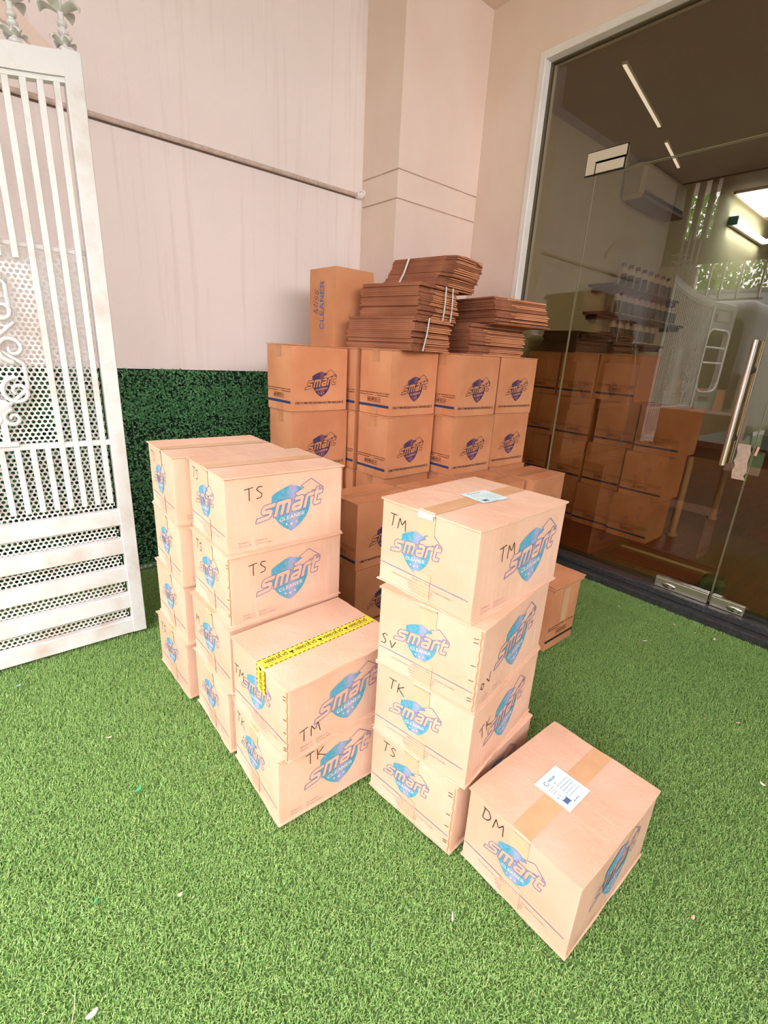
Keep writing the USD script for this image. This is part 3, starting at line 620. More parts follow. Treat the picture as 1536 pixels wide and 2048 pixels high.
# brown cartons: grid of columns against the corner
GK = 'brown printed cartons stacked in the corner'
def kpos(px, py, yaw, lev):
    a = np.array([math.cos(yaw), math.sin(yaw)]); b = np.array([-a[1], a[0]]); c = np.array([px, py])+a*KD[0]/2+b*KD[1]/2
    return (c[0], c[1], lev*KD[2])
kc = [(1.177, 2.094, 2.5), (1.548, 1.808, 3.6), (1.897, 1.692, .4), (2.262, 1.716, -.8)]
cn = ['first', 'second', 'third', 'fourth']
rows = ['on the turf', 'one above the turf', 'upper middle', 'topmost']
kproto = brown_carton('brown_carton', 'brown emblem carton, topmost in the first corner column from the left', 'cardboard box', KD, GK)
first = True
for ci, (px, py, a) in enumerate(kc):
    for lev in (3, 2, 1, 0):
        j = random.Random(ci*7+lev); dx = j.uniform(-.006, .006); dy = j.uniform(-.008, .004)
        if ci == 1 and lev == 2: dx, dy = -.010, -.012
        aa = math.radians(a+j.uniform(-.8, .8)); p = kpos(px+dx, py+dy, aa, lev)
        lab = f'brown emblem carton, {"topmost" if lev==3 else "second down" if lev==2 else "third down" if lev==1 else "bottom"} in the {cn[ci]} corner column from the left'
        if first:
            x = UsdGeom.Xformable(stage.GetPrimAtPath(kproto)); ops = x.GetOrderedXformOps(); ops[0].Set(Gf.Vec3d(*map(float, p))); ops[1].Set(math.degrees(aa)); first = False
        else: dup(kproto, p, aa, lab)
# a second row behind carries the flattened bundles
hn = ['second corner column', 'third corner column', 'fourth corner column', 'third column, deepest', 'fourth column, deepest']
for ci, (px, py, ka) in enumerate([(1.532, 2.060, 2.5), (1.897, 1.945, .2), (2.262, 1.960, 0)]):
    for lev in range(4):
        dup(kproto, kpos(px, py, math.radians(ka), lev), math.radians(ka), f'brown carton, {["lowest","second","third","highest"][lev]} in the hidden pile behind the {hn[ci]}')
# front row, two high
fr = [(1.168, 1.529, 2.7), (1.525, 1.465, 1.5), (1.885, 1.42, 1.0), (2.251, 1.393, 2.0)]
fl = ['left end', 'left middle', 'right middle', 'right end']
for ci, (px, py, a) in enumerate(fr):
    for lev in (0, 1):
        aa = math.radians(a+lev*.6); dup(kproto, kpos(px+(.004 if lev == 0 else 0), py, aa, lev), aa, f'brown carton at the {fl[ci]} of the low front row, {"lower" if lev==0 else "upper"} one')
# the open carton beside the glass, its lid flaps folded back
GD = (.30, .225, .325)
op = thing('open_carton', 'brown carton with folded flap layers on its lid, on the turf beside the tall stack', 'cardboard box', (2.007-.1125*1.0, .927+.15, 0), math.radians(90), None)
# its stripe side faces the camera
Lh, Wh, Hh = .30, .235, .325
obj('body', board_box(Lh, Wh, Hh-.03, 777, 8, .0012), M_K, op, smooth=40)
for k in range(4):
    z = Hh-.03+k*.0075; o = .004+.003*(k % 2)+k*.002
    obj('flap', flap(-Lh/2-o, Lh/2+.001, -Wh/2-o*.8, Wh/2+.002, z, z+.005, 801+k, .003), M_K, op)
def on_end(vf, e=.0007):   # printed on the -x end of the body after its quarter turn
    v, f = vf; return np.stack([np.full(len(v), -Lh/2-e), Wh/2-v[:, 0], v[:, 1]], 1), f
obj('stripe_print', on_end(flat(sbox(.002, .040, Wh-.004, .0525))), mat('black_stripe_print', (44, 40, 46), .6), op)
rows_ = []
v, f = text2('Địa chỉ: Thanh Xuân, TP. Hà Nội', .0065, True, Wh-.03); rows_.append((v+[.012, .108], f)); v, f = text2('Website: smartcleaner.vn', .005, True, .4*Wh); rows_.append((v+[.012, .097], f))
obj('address_print', on_end(join2(rows_)), M_TEXT_K, op)
obj('icon_print', on_end(flat(unary_union([sbox(.085+k*.022, .066, .103+k*.022, .088).difference(sbox(.087+k*.022, .068, .101+k*.022, .086)) for k in range(4)]+[Point(.094+k*.022, .077).buffer(.004) for k in range(4)]))), M_TEXT_K, op)
obj('tape_stain', on_end(flat(sbox(.095, .12, .15, .285)), .0004), M_TAPE, op)
# upright carton of the other brand on top at the back left
mc = thing('upright_carton', 'brown carton standing on end with blue CLEANER lettering running up its side', 'cardboard box', (1.50+.125, 2.222+.12, 4*KD[2]), math.radians(2))
Lm, Wm, Hm = .25, .24, .385
obj('body', board_box(Lm, Wm, Hm, 555, 8, .0012), M_K, mc, smooth=40)
obj('flap', flap(-Lm/2-.0035, -Lm/2-.0002, -Wm/2+.001, Wm/2-.001, .0, Hm, 31, .001), M_K, mc) if False else None
def vert_text(s, h, w, u0, v0, bold=True, lean=0.0):
    v, f = text2(s, h, bold, w); v = v+np.stack([lean*v[:, 1], 0*v[:, 0]], 1)
    q = np.stack([u0-v[:, 1], v0+v[:, 0]], 1); return np.stack([np.full(len(q), -Lm/2-.0009), Wm/2-q[:, 0], q[:, 1]], 1), f
M_LILAC = mat('lilac_blue_print', (96, 100, 150), .6, (120, 112, 150), 80)
obj('brand_print', vert_text('CLEANER', .036, .235, .135, .085), M_LILAC, mc)
obj('script_print', vert_text('Miss', .046, .115, .085, .160, False, .35), mat('purple_brown_print', (120, 92, 112), .6), mc)

# bundles of flattened cartons tied with white straps
def bundle(label, loc, rotz, n, Lx, Ly, shear=0.0, th=.0088, seed=1, straps=(), group='bundles of flattened cartons on the corner columns', bow=0.0, mats=None):
    t = thing('flattened_carton_bundle', label, 'flattened cardboard boxes', loc, rotz, group); r = random.Random(seed)
    ma, mb = mats or (M_KD, M_KE)
    for k in range(n):
        z = k*th; ox = shear*k/n+r.uniform(-.007, .007); oy = r.uniform(-.012, .008); x0, x1, y0, y1 = -Lx/2+ox, Lx/2+ox+r.uniform(-.012, .012), -Ly/2+oy, Ly/2+oy
        bowz = lambda x: bow*(1-((x-ox)/(Lx/2))**2)*k/n
        # folded board: two leaves joined along the left fold, open at the right end
        xs = np.linspace(x0, x1, 5); g = .0008
        def sect(za, zb, xs):
            return Polygon([(x, za+bowz(x)) for x in xs]+[(x, zb+bowz(x)) for x in xs[::-1]])
        sec = unary_union([sect(z, z+th*.43, xs), sect(z+th*.5, z+th*.93, np.linspace(x0, x1-r.uniform(0, .016), 5)), sect(z, z+th*.93, np.array([x0, x0+.004]))])
        if sec.geom_type != 'Polygon': sec = max(sec.geoms, key=lambda q: q.area)
        m = trimesh.creation.extrude_polygon(sec, y1-y0, engine='earcut')
        v = m.vertices; m.vertices = np.stack([v[:, 0], y1-v[:, 2], v[:, 1]], 1)
        fcp = obj('folded_carton', m, ma, t)
        if r.random() < .8:
            xa = x0+(x1-x0)*(.30+r.uniform(-.06, .1)); obj('cut_end', bx(xa, x1-.004, y0-.0016, y0+.001, z+bowz((xa+x1)/2)+.0006, z+bowz((xa+x1)/2)+th*.62), mb, fcp)
    h = n*th
    for sx in straps:
        sh = shear
        if len(sx) == 3:
            obj('strap', strip([(-Lx/2-.012, sx[0]-.02, 0), (-Lx/2-.014+sh*.5, sx[0]+sx[1]*.5-.02, h*.5), (-Lx/2-.010+sh, sx[0]+sx[1], h+.002), (0, sx[0]+sx[1], h+.004+bow)], .013, (0, 1, 0)), M_STRAP, t); continue
        obj('strap', strip([(sx[0]-.0, -Ly/2-.016, .0), (sx[0]+sh*.5+sx[1]*.5, -Ly/2-.020, h*.5), (sx[0]+sh+sx[1], -Ly/2-.016, h+.001+bow*.9), (sx[0]+sh+sx[1], Ly/2+.014, h+.001+bow*.9), (sx[0], Ly/2+.018, .0)], .013, (1, 0, 0)), M_STRAP, t)
    return t
ZB4 = 4*KD[2]
def bpos(px, py, yaw, Lx, Ly):    # front-left bottom corner -> base centre
    a = np.array([math.cos(yaw), math.sin(yaw)]); b = np.array([-a[1], a[0]]); c = np.array([px, py])+a*Lx/2+b*Ly/2; return c[0], c[1]
for args in [
    ('thick bundle of flattened cartons lying lowest at the front, strap across its cut ends', (1.615, 1.745), 13, 17, .34, .40, 0, ZB4, [(-.10, .04)], 11, 0),
    ('bundle of flattened cartons in the middle of the left pile with two white straps', (1.69, 1.80), 12, 18, .36, .36, 0, ZB4+17*.0088+.002, [(.02, .01), (.095, .0)], 12, 0),
    ('topmost leaning bundle of flattened cartons with a slanting white strap', (1.86, 1.87), 10, 17, .36, .34, .075, ZB4+35*.0088+.004, [(.085, -.03, 1)], 13, .022),
    ('lower right bundle of flattened cartons next to the glass frame', (2.075, 1.80), -2, 18, .46, .36, 0, ZB4, [], 14, 0),
    ('upper right bundle of flattened cartons splayed towards the glass frame', (2.18, 1.72), -8, 15, .40, .36, -.035, ZB4+18*.0088, [], 15, 0),
]:
    lab, (px, py), a, n, Lx, Ly, sh, z, st, sd, bow = args; a = math.radians(a); cx, cy = bpos(px, py, a, Lx, Ly)
    bundle(lab, (cx, cy, z), a, n, Lx, Ly, sh, .0088, sd, st, bow=bow)

# ================================================================== the gate leaf
GY = 2.11
gt = thing('iron_gate', 'white painted iron gate leaf with perforated sheet, bars and louvres standing open at the left', 'gate', (-.17, GY, 0))
gx = lambda x: x+.17
GL, GR = -.78, .437
M_G = M_GATE
def gbox(x0, x1, y0, y1, z0, z1, r=.002): return tm(rbox(gx(x0), gx(x1), y0, y1, z0, z1, r))
obj('stile', gbox(GR-.052, GR, -.02, .02, .004, 2.075), M_G, gt); obj('stile', gbox(GL, GL+.052, -.02, .02, .004, 1.95), M_G, gt)
# arched top rail
top = []
for k in range(12):
    xa = GL+.052+(GR-.052-GL-.052)*k/12; xb = GL+.052+(GR-.052-GL-.052)*(k+1)/12
zt = lambda x: 2.075-.34*max(0, (GR-x))*.62+.11*max(0, GR-x)**2
xs = np.linspace(GL+.04, GR-.04, 20)
pg = Polygon([(gx(x), zt(x)) for x in xs]+[(gx(x), zt(x)-.066) for x in xs[::-1]])
def xz_plate(poly, y0, y1):
    m = trimesh.creation.extrude_polygon(poly, y1-y0, engine='earcut'); v = m.vertices; return trimesh.Trimesh(np.stack([v[:, 0], y1-v[:, 2], v[:, 1]], 1), m.faces, process=False)
obj('top_rail', xz_plate(pg, -.019, .019), M_G, gt)
pg2 = Polygon([(gx(x), zt(x)-.0665) for x in xs]+[(gx(x), zt(x)-.080) for x in xs[::-1]]); obj('inner_rail', xz_plate(pg2, -.011, .019), M_G, gt)
x = .362; k = 0
while x > GL+.06:
    z0 = .60 if (x > .20 or x < -.55) else 1.46
    obj('bar', gbox(x-.009, x+.009, -.010, .010, z0, zt(x)-.075, .0015), M_G, gt)
    if z0 > 1: obj('bar', gbox(x-.009, x+.009, -.010, .010, .60, .842, .0015), M_G, gt)
    x -= .0448
obj('cross_rail', gbox(GL+.04, GR-.05, .011, .019, 1.497, 1.512), M_G, gt)
obj('cross_rail', gbox(GL+.04, GR-.05, -.009, .017, .836, .856), M_G, gt)
for k in range(5):
    z0 = .505-k*.1265
    if k == 4: z0 = .004
    obj('louvre_bar', gbox(GL+.048, GR-.048, -.017, .017, z0, z0+.066, .003), M_G, gt)
# perforated sheet: real holes
def perforated(x0, x1, z0, z1, p=.0172, r=.0062):
    ro = p*.8660; rowsn = int((z1-z0)/ro); cols = int((x1-x0)/p)
    ang = np.linspace(0, 2*np.pi, 8, endpoint=False)+np.pi/8*0
    sq = np.array([(1, 0), (1, 1), (0, 1), (-1, 1), (-1, 0), (-1, -1), (0, -1), (1, -1)])*[p/2, ro/2]
    ci = np.stack([np.cos(ang), np.sin(ang)], 1)*r
    V, Fc, o = [], [], 0
    base = np.array([[(i, (i+1) % 8, 8+(i+1) % 8), (i, 8+(i+1) % 8, 8+i)] for i in range(8)]).reshape(-1, 3)
    wall = np.array([[(8+i, 8+(i+1) % 8, 16+(i+1) % 8), (8+i, 16+(i+1) % 8, 16+i)] for i in range(8)]).reshape(-1, 3)
    F1 = np.vstack([base, wall])
    for j in range(rowsn):
        cz = z0+ro*(j+.5)
        for i in range(cols):
            cx = x0+p*(i+.5)+(p/2 if j % 2 else 0)
            s = np.column_stack([sq[:, 0]+cx, np.zeros(8), sq[:, 1]+cz]); c = np.column_stack([ci[:, 0]+cx, np.zeros(8), ci[:, 1]+cz]); c2 = c+[0, .0018, 0]
            V.append(np.vstack([s, c, c2])); Fc.append(F1+o); o += 24
    return trimesh.Trimesh(np.vstack(V), np.vstack(Fc), process=False)
ps_ = perforated(gx(GL+.05), gx(GR-.062), .03, 1.497); ps_.apply_translation((0, .0185, 0))
obj('perforated_sheet', ps_, M_G, gt)
# scroll ironwork panel
def spiral(cx, cz, r0, a0, turns, y=-.010, sgn=1, n=26):
    t = np.linspace(0, 1, n); a = a0+sgn*t*turns*2*np.pi; r = r0*(1-.82*t); return np.stack([gx(cx)+r*np.cos(a), np.full(n, y), cz+r*np.sin(a)], 1)
sc = []
for cx in (.07, -.42):
    for (dx, dz, r0, a0, tu, sg) in [(.055, .18, .048, 1.6, 1.4, 1), (-.055, .18, .048, 1.5, 1.4, -1), (.06, .32, .045, -1.6, 1.3, -1), (-.06, .32, .045, -1.5, 1.3, 1), (.05, .44, .040, 1.6, 1.3, 1), (-.05, .44, .040, 1.5, 1.3, -1), (.045, .54, .032, -1.4, 1.2, -1), (-.045, .54, .032, -1.7, 1.2, 1), (.03, .09, .03, 1.6, 1.3, 1), (-.03, .09, .03, 1.5, 1.3, -1)]:
        obj('scroll', tube(spiral(cx+dx, .86+dz, r0, a0, tu, -.012, sg), np.linspace(.0085, .005, 26), 8), M_G, gt, smooth=True)
    for pts in ([(-.075, .40), (.0, .33), (.085, .27), (.085, .19), (.02, .13)], [(.075, .40), (0, .33), (-.085, .27), (-.085, .19), (-.02, .13)], [(-.07, .42), (-.07, .52), (0, .585), (.07, .52), (.07, .42)]):
        obj('lattice_strip', cat_([tm(__import__('manifold3d').Manifold.batch_hull([__import__('manifold3d').Manifold.sphere(.0065, 8).translate((gx(cx+a[0]), -.009, .86+a[1])), __import__('manifold3d').Manifold.sphere(.0065, 8).translate((gx(cx+b[0]), -.009, .86+b[1]))])) for a, b in zip(pts[:-1], pts[1:])]), M_G, gt)
    obj('centre_post', gbox(cx-.010, cx+.010, -.016, .004, .856, .985), M_G, gt); obj('post_foot', gbox(cx-.032, cx+.032, -.018, .006, .852, .868), M_G, gt)
    obj('leaf_cast', trimesh.creation.icosphere(3, 1).apply_scale((.03, .009, .022)).apply_translation((gx(cx), -.013, .992)), M_G, gt, smooth=True)
    obj('side_bar', gbox(cx-.130+.0, cx-.112, -.010, .010, .6, 1.47), M_G, gt) if cx < 0 else None
# finials over the top rail: rod with curled leaves
def petal(base, out, up, ln, w):
    t = np.linspace(0, 1, 7); c = base+np.outer(ln*np.sin(t*1.5)*.9, out)+np.outer(ln*(.15+.75*t-.75*t**3), up)
    sd = np.cross(out, up); ww = w*np.sin(np.pi*np.clip(t*.9+.1, 0, 1))**.7+.001
    th = np.outer(np.full(7, .0025), np.cross(sd, out)+out*.4)
    A, B = c-sd*ww[:, None], c+sd*ww[:, None]; C = c+out*ww[:, None]*-.25
    v = np.vstack([A+th, C+th, B+th, A-th, C-th, B-th]); n = 7; f = []
    for i in range(n-1):
        for a, b in ((0, 1), (1, 2)): f += [(a*n+i, a*n+i+1, b*n+i+1), (a*n+i, b*n+i+1, b*n+i), ((a+3)*n+i, (b+3)*n+i+1, (a+3)*n+i+1), ((a+3)*n+i, (b+3)*n+i, (b+3)*n+i+1)]
        for a, b in ((0, 3), (5, 2)): f += [(a*n+i, b*n+i+1, a*n+i+1), (a*n+i, b*n+i, b*n+i+1)]
    return trimesh.Trimesh(v, f, process=False)
for fi, fx in enumerate((.400, .270, .14, .01)):
    zb = zt(fx)-.004
    obj('spike_rod', cyl((gx(fx), 0, zb), (gx(fx)-.012, 0, zb+.42), .0085, 10), M_G, gt, smooth=40)
    for k in range(4): obj('collar', trimesh.creation.icosphere(2, 1).apply_scale((.017-.001*k, .017, .010)).apply_translation((gx(fx)-.0006*k, 0, zb+.012+k*.021)), M_G, gt, smooth=True)
    for tier, (zz, ln, w) in enumerate(((.02, .035, .011), (.095, .062, .017), (.150, .066, .020))):
        for q in range(4):
            a = q*math.pi/2+.5*tier+.35; o = np.array([math.cos(a), math.sin(a), 0])
            obj('leaf', petal(np.array([gx(fx)-.004, 0, zb+zz])+o*.007, o, np.array([0, 0, 1.]), ln, w), M_G, gt, smooth=True)

# ================================================================== inside the shop
FI = .062
M_IW = mat('shop_wall_paint', (210, 204, 172), .8, (200, 192, 158), 1.4, coord='world')
M_WOOD = mat('dark_wood_floor', (120, 66, 36), .4, (146, 84, 50), 7, (.6, 6, 1), coord='world')
obj('floor', bx(XG+.10, 10.2, -3.0, 2.55, -.05, FI), M_WOOD, label='dark brown shop floor', kind='structure')
obj('wall_shop_left', bx(XG+.10, 10.2, 2.46, 2.58, 0, 3.3), M_IW, label='beige inner side wall of the shop', kind='structure')
obj('wall_shop_back', bx(10.1, 10.2, -3.0, 2.58, 0, 3.4), M_IW, label='beige back wall of the shop', kind='structure')
obj('wall_shop_right', bx(XG+.08, 10.2, -3.12, -3.0, 0, 3.3), M_IW, label='beige far side wall of the shop', kind='structure')
M_IC = mat('shop_ceiling_paint', (168, 146, 124), .9, coord='world')
obj('ceiling_shop', cat_([bx(XG+.08, 5.52, -3.0, 2.58, 2.90, 2.98), bx(5.50, 5.54, -3.0, 2.58, 2.90, 3.25), bx(5.5, 10.2, -3.0, 2.58, 3.2, 3.28)]), M_IC, label='shadowed shop ceiling with a raised bay at the back', kind='structure')
# slim ceiling light strips
M_GLOW = mat('lamp_glow', (236, 244, 255), .5, emit=42.0)
M_GLOWD = mat('dim_lamp_glow', (255, 244, 236), .5, emit=1.1)
for k, (a, b, lab) in enumerate([((3.20, 1.82), (4.12, 1.99), 'slim white ceiling light strip, the long front one'), ((4.42, 2.06), (5.0, 2.18), 'slim white ceiling light strip, the short rear one')]):
    t = thing('light_strip', lab, 'ceiling light', (a[0], a[1], 2.9)); d = np.array(b)-a
    n = np.array([-d[1], d[0]])/np.linalg.norm(d)*.012
    def bar(z0, z1, w):
        q = n/.012*w; P = [(-q), (d-q), (d+q), q]; m = trimesh.creation.extrude_polygon(Polygon([tuple(p) for p in P]), z1-z0); m.apply_translation((0, 0, z0)); return m
    obj('housing', bar(-.016, 0, .014), M_WHITE, t); obj('diffuser', bar(-.020, -.016, .009), M_GLOWD, t)
# fluorescent batten on the back wall and a bright ceiling panel
t = thing('tube_light', 'lit fluorescent batten high on the inner side wall of the shop', 'wall light', (7.9, 2.455, 2.93), math.radians(90))
tl = np.array([0, -.39, -.0])
obj('batten', bx(-.04, 0, -.66, .66, -.03, .03), M_WHITE, t); obj('tube', cyl((-.075, -.64, 0), (-.075, .64, 0), .018, 14), M_GLOW, t, smooth=40)
obj('end_cap', bx(-.10, 0, .64, .67, -.04, .05), mat('green_cap', (40, 110, 100), .5), t); obj('end_cap', bx(-.10, 0, -.67, -.64, -.03, .03), M_WHITE, t)
t = thing('ceiling_lamp', 'bright square ceiling panel light at the back of the shop', 'ceiling light', (7.72, 1.80, 3.2))
obj('frame', cat_([bx(-.62, .62, -.62, -.60, -.02, 0), bx(-.62, .62, .60, .62, -.02, 0), bx(-.62, -.60, -.62, .62, -.02, 0), bx(.60, .62, -.62, .62, -.02, 0)]), M_WHITE, t); obj('diffuser', bx(-.60, .60, -.60, .60, -.014, -.006), mat('panel_glow', (226, 244, 255), .5, emit=2.6), t)
# wall air conditioner
M_AC = mat('ac_plastic', (196, 184, 158), .4)
t = thing('air_conditioner', 'pale wall air conditioner high inside the shop behind the glass', 'air conditioner', (5.05, 2.46, 2.60))
obj('casing', tm(rbox(-.45, .45, -.20, -.001, 0, .27, .03)), M_AC, t); obj('louvre', tm(rbox(-.42, .42, -.215, -.05, -.012, .022, .006)), mat('ac_louvre', (120, 104, 86), .5), t)
obj('outlet', bx(-.41, .41, -.204, -.10, .020, .055), mat('dark_outlet', (58, 48, 40), .6), t)

# brown cartons piled behind the glass, stripe side to the glass
ID = (.31, .285, .3124)
gi = 'brown cartons piled inside behind the glass'
ip = None
XF = 3.47
piles = {0: [1.20, 1.495, 1.79, 2.085], 1: [1.165, 1.475, 1.775, 2.08], 2: [1.125, 1.44, 1.765, 2.075], 3: [1.495, 1.79, 2.09]}
rn = ['bottom', 'second', 'third', 'top']
for lev, ys in piles.items():
    for k, y in enumerate(ys):
        jit = random.Random(lev*9+k); x = XF+ID[0]/2+jit.uniform(-.008, .012)-(.04 if k == 0 and lev < 3 else 0); rz = math.radians(jit.uniform(-1.5, 1.5))
        lab = f'brown carton behind the glass, {rn[lev]} row, {["nearest the door handle", "second from the door handle", "third from the door handle", "against the inner wall"][k if lev < 3 else k+1]}'
        loc = (x, y+ID[1]/2, FI+.001+lev*ID[2])
        if ip is None:
            ip = brown_carton('striped_carton', lab, 'cardboard box', ID, gi, logo=False, seed=909); ops = UsdGeom.Xformable(stage.GetPrimAtPath(ip)).GetOrderedXformOps(); ops[0].Set(Gf.Vec3d(*loc)); ops[1].Set(math.degrees(rz))
        else: dup(ip, loc, rz, lab)
zt4 = FI+.002+4*ID[2]
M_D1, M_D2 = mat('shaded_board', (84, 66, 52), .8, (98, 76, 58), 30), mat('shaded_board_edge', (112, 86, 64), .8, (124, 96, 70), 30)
gb2 = 'flattened carton bundles inside on the striped cartons'
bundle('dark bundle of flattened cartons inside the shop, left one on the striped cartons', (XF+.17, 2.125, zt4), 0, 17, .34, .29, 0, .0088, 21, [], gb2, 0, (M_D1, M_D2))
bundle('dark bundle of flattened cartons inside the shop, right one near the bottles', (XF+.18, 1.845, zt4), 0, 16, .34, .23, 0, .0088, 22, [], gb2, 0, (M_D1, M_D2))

# shelves with bottles on the inner wall
M_SHELF = mat('dark_shelf_board', (84, 50, 40), .5)
M_BOT = mat('white_bottle_plastic', (216, 200, 184), .4); M_CAP = mat('red_brown_cap', (124, 62, 52), .45); M_LAB = mat('dark_green_label', (54, 68, 64), .5, (74, 84, 78), 60)
bp = None
sh = [(1.905, 4.62, 5.75, 8, 'top'), (1.68, 4.60, 6.0, 11, 'middle'), (1.455, 4.62, 5.60, 7, 'lowest')]
for si, (z, x0, x1, n, nm) in enumerate(sh):
    t = thing('wall_shelf', f'dark brown wall shelf inside the shop, the {nm} of three', 'shelf', (0, 0, z), 0, 'bottle shelves inside the shop')
    obj('board', tm(rbox(x0-.28, x1+.06, 2.24, 2.459, -.022, 0, .003)), M_SHELF, t)
    for bxx in (x0-.2, x1): obj('bracket', tm(rbox(bxx-.01, bxx+.01, 2.26, 2.459, -.06, -.022, .002)), M_SHELF, t)
    for k in range(n):
        x = x0+(x1-x0)*(k+.4)/n
        lab = f'white bottle with dark label, {["first","second","third","fourth","fifth","sixth","seventh","eighth","ninth","tenth","last"][k]} from the left on the {nm} shelf'
        if bp is None:
            bp = thing('cleaner_bottle', lab, 'bottle', (x, 2.335, z), 0, 'white bottles on the shelves inside')
            obj('bottle_body', lathe([(0, 0), (.036, 0), (.04, .006), (.04, .125), (.032, .15), (.018, .165), (.018, .178), (0, .178)]), M_BOT, bp, smooth=40)
            obj('cap', lathe([(0, .176), (.021, .176), (.021, .204), (.018, .207), (0, .207)]), M_CAP, bp, smooth=40)
            a = np.linspace(math.radians(190), math.radians(350), 12); v = np.vstack([np.stack([.0406*np.cos(a), .0406*np.sin(a), np.full(12, zz)], 1) for zz in (.018, .118)]); f = [(i, i+1, 13+i) for i in range(11)]+[(i, 13+i, 12+i) for i in range(11)]
            obj('bottle_label', trimesh.Trimesh(v, f, process=False), M_LAB, bp)
        else: dup(bp, (x, 2.335, z), math.radians(RNG.uniform(-12, 12)), lab)
# striped mat, dark table with pale legs, floor lock cover
t = thing('striped_mat', 'red doormat with one cream stripe lying inside the glass door', 'doormat', (3.22, 1.02, FI))
obj('mat_base', tm(rbox(-.19, .17, -.29, .26, 0, .008, .003)), mat('red_mat', (130, 34, 26), .9, (150, 52, 36), 90), t)
obj('stripe', bx(.015, .062, -.288, .258, .008, .0095), mat('cream_stripe', (206, 176, 126), .9), t); obj('stripe', bx(-.035, .005, -.288, .258, .008, .0093), mat('tan_stripe', (132, 82, 50), .9), t); obj('stripe', bx(.075, .13, -.288, .258, .008, .0093), MATS['tan_stripe'], t)
t = thing('work_table', 'dark table with round pale legs beside the striped cartons', 'table', (4.2, .62, FI))
M_TB = mat('dark_table_top', (74, 48, 36), .4)
obj('table_top', tm(rbox(-.45, .5, -.62, .60, .68, .72, .004)), M_TB, t); obj('apron', bx(-.40, .45, -.57, .55, .60, .68), M_TB, t)
for x, y in ((-.37, .55), (.40, .52), (-.37, -.54), (.40, -.54)): obj('leg', cat_([cyl((x, y, .01), (x, y, .62), .024, 14), cyl((x, y, 0), (x, y, .02), .034, 14)]), mat('pale_table_leg', (186, 148, 116), .45), t, smooth=40)
sb = cat_([tm(rbox(-.06, .06, -.062, .062, 0, .085, .022))])
t = thing('door_stop', 'squat green grey door stop with a scooped grip on the shop floor', 'door stop', (3.02, .655, FI), math.radians(10))
obj('block', sb, mat('green_grey_plastic', (92, 92, 62), .5, (78, 80, 54), 20), t)
gp = trimesh.creation.icosphere(3, 1).apply_scale((.012, .040, .022)).apply_translation((-.057, 0, .048)); obj('grip_recess', gp, mat('dark_grip', (56, 56, 40), .6), t, smooth=True)

# ================================================================== the street side, seen only in the glass
M_PAVE = mat('pale_paving', (176, 172, 166), .85, (156, 152, 146), 1.5, coord='world')
obj('ground', bx(-30, 40, -30, 40, -.12, -.065), M_PAVE, label='pale paved street ground', kind='structure')
M_FAS = mat('brown_fascia', (128, 106, 86), .7)
fs = sbox(-1.98, 2.36, 2.79, 3.2)
for y0, y1 in ((2.555, 2.615), (2.435, 2.50), (2.335, 2.385)): fs = fs.difference(sbox(y0, 2.62, y1, 3.19))
fm = yz_plate(fs, -.87, -.83)
fa = thing('slotted_fascia', 'brown board fascia with three tall slots along the canopy edge', 'fascia', (0, 0, 0))
obj('board', fm, M_FAS, fa)
for y in (2.25, 2.12, 1.95, 1.75): obj('mullion', bx(-.862, -.838, y-.009, y+.009, 1.99, 2.36), M_WHITE, fa)
obj('bottom_rail', bx(-.862, -.838, 1.70, 2.28, 1.975, 1.995), M_WHITE, fa)
gp_ = thing('gate_post', 'square white gate post at the outer end of the gate', 'post', (-.86, 2.415, -.012))
obj('shaft', tm(rbox(-.035, .035, -.035, .035, 0, 2.33, .004)), M_WHITE, gp_); obj('post_cap', tm(rbox(-.05, .05, -.05, .05, 2.33, 2.342, .004)), M_WHITE, gp_); obj('foot_plate', tm(rbox(-.06, .06, -.06, .06, 0, .014, .002)), M_WHITE, gp_)
# van with its rear door open
import manifold3d as m3
def rounded(x0, x1, y0, y1, z0, z1, r):
    return m3.Manifold.batch_hull([m3.Manifold.sphere(r, 20).translate((x, y, z)) for x in (x0+r, x1-r) for y in (y0+r, y1-r) for z in (z0+r, z1-r)])
M_VAN = mat('grey_van_paint', (142, 135, 134), .35); M_DK = mat('dark_van_interior', (70, 56, 50), .7); M_RUB = mat('tyre_rubber', (28, 28, 30), .8)
vn = thing('delivery_van', 'silver delivery van parked in the street with its rear door open', 'van', (-1.95, 2.73, -.065))
shell = rounded(-3.4, 0, -.74, .80, .42, 2.18, .16)-rounded(-2.0, .3, -.62, .70, .66, 1.98, .14)
obj('van_body', tm(shell), M_VAN, vn, smooth=35)
obj('cargo_lining', tm(rounded(-1.99, -.05, -.612, .69, .67, 1.965, .13)-rounded(-1.95, .3, -.60, .68, .70, 1.95, .12)), M_DK, vn, smooth=35)
for x in (-2.75, -.75):
    for y in (-.72, .78):
        obj('wheel', tm(m3.Manifold.cylinder(.18, .30, .30, 32).translate((0, 0, -.09)).rotate((90, 0, 0)).translate((x, y, .30))), M_RUB, vn, smooth=35); obj('hub_cap', tm(m3.Manifold.cylinder(.20, .17, .17, 28).translate((0, 0, -.10)).rotate((90, 0, 0)).translate((x, y, .30))), M_CHROME, vn, smooth=35)
obj('rear_bumper', tm(rounded(-.05, .09, -.74, .80, .38, .58, .06)), M_VAN, vn, smooth=35); obj('lamp_cluster', tm(rounded(-.06, .02, -.735, -.63, .85, 1.3, .03)), mat('smoked_lamp', (110, 84, 78), .25), vn, smooth=35)
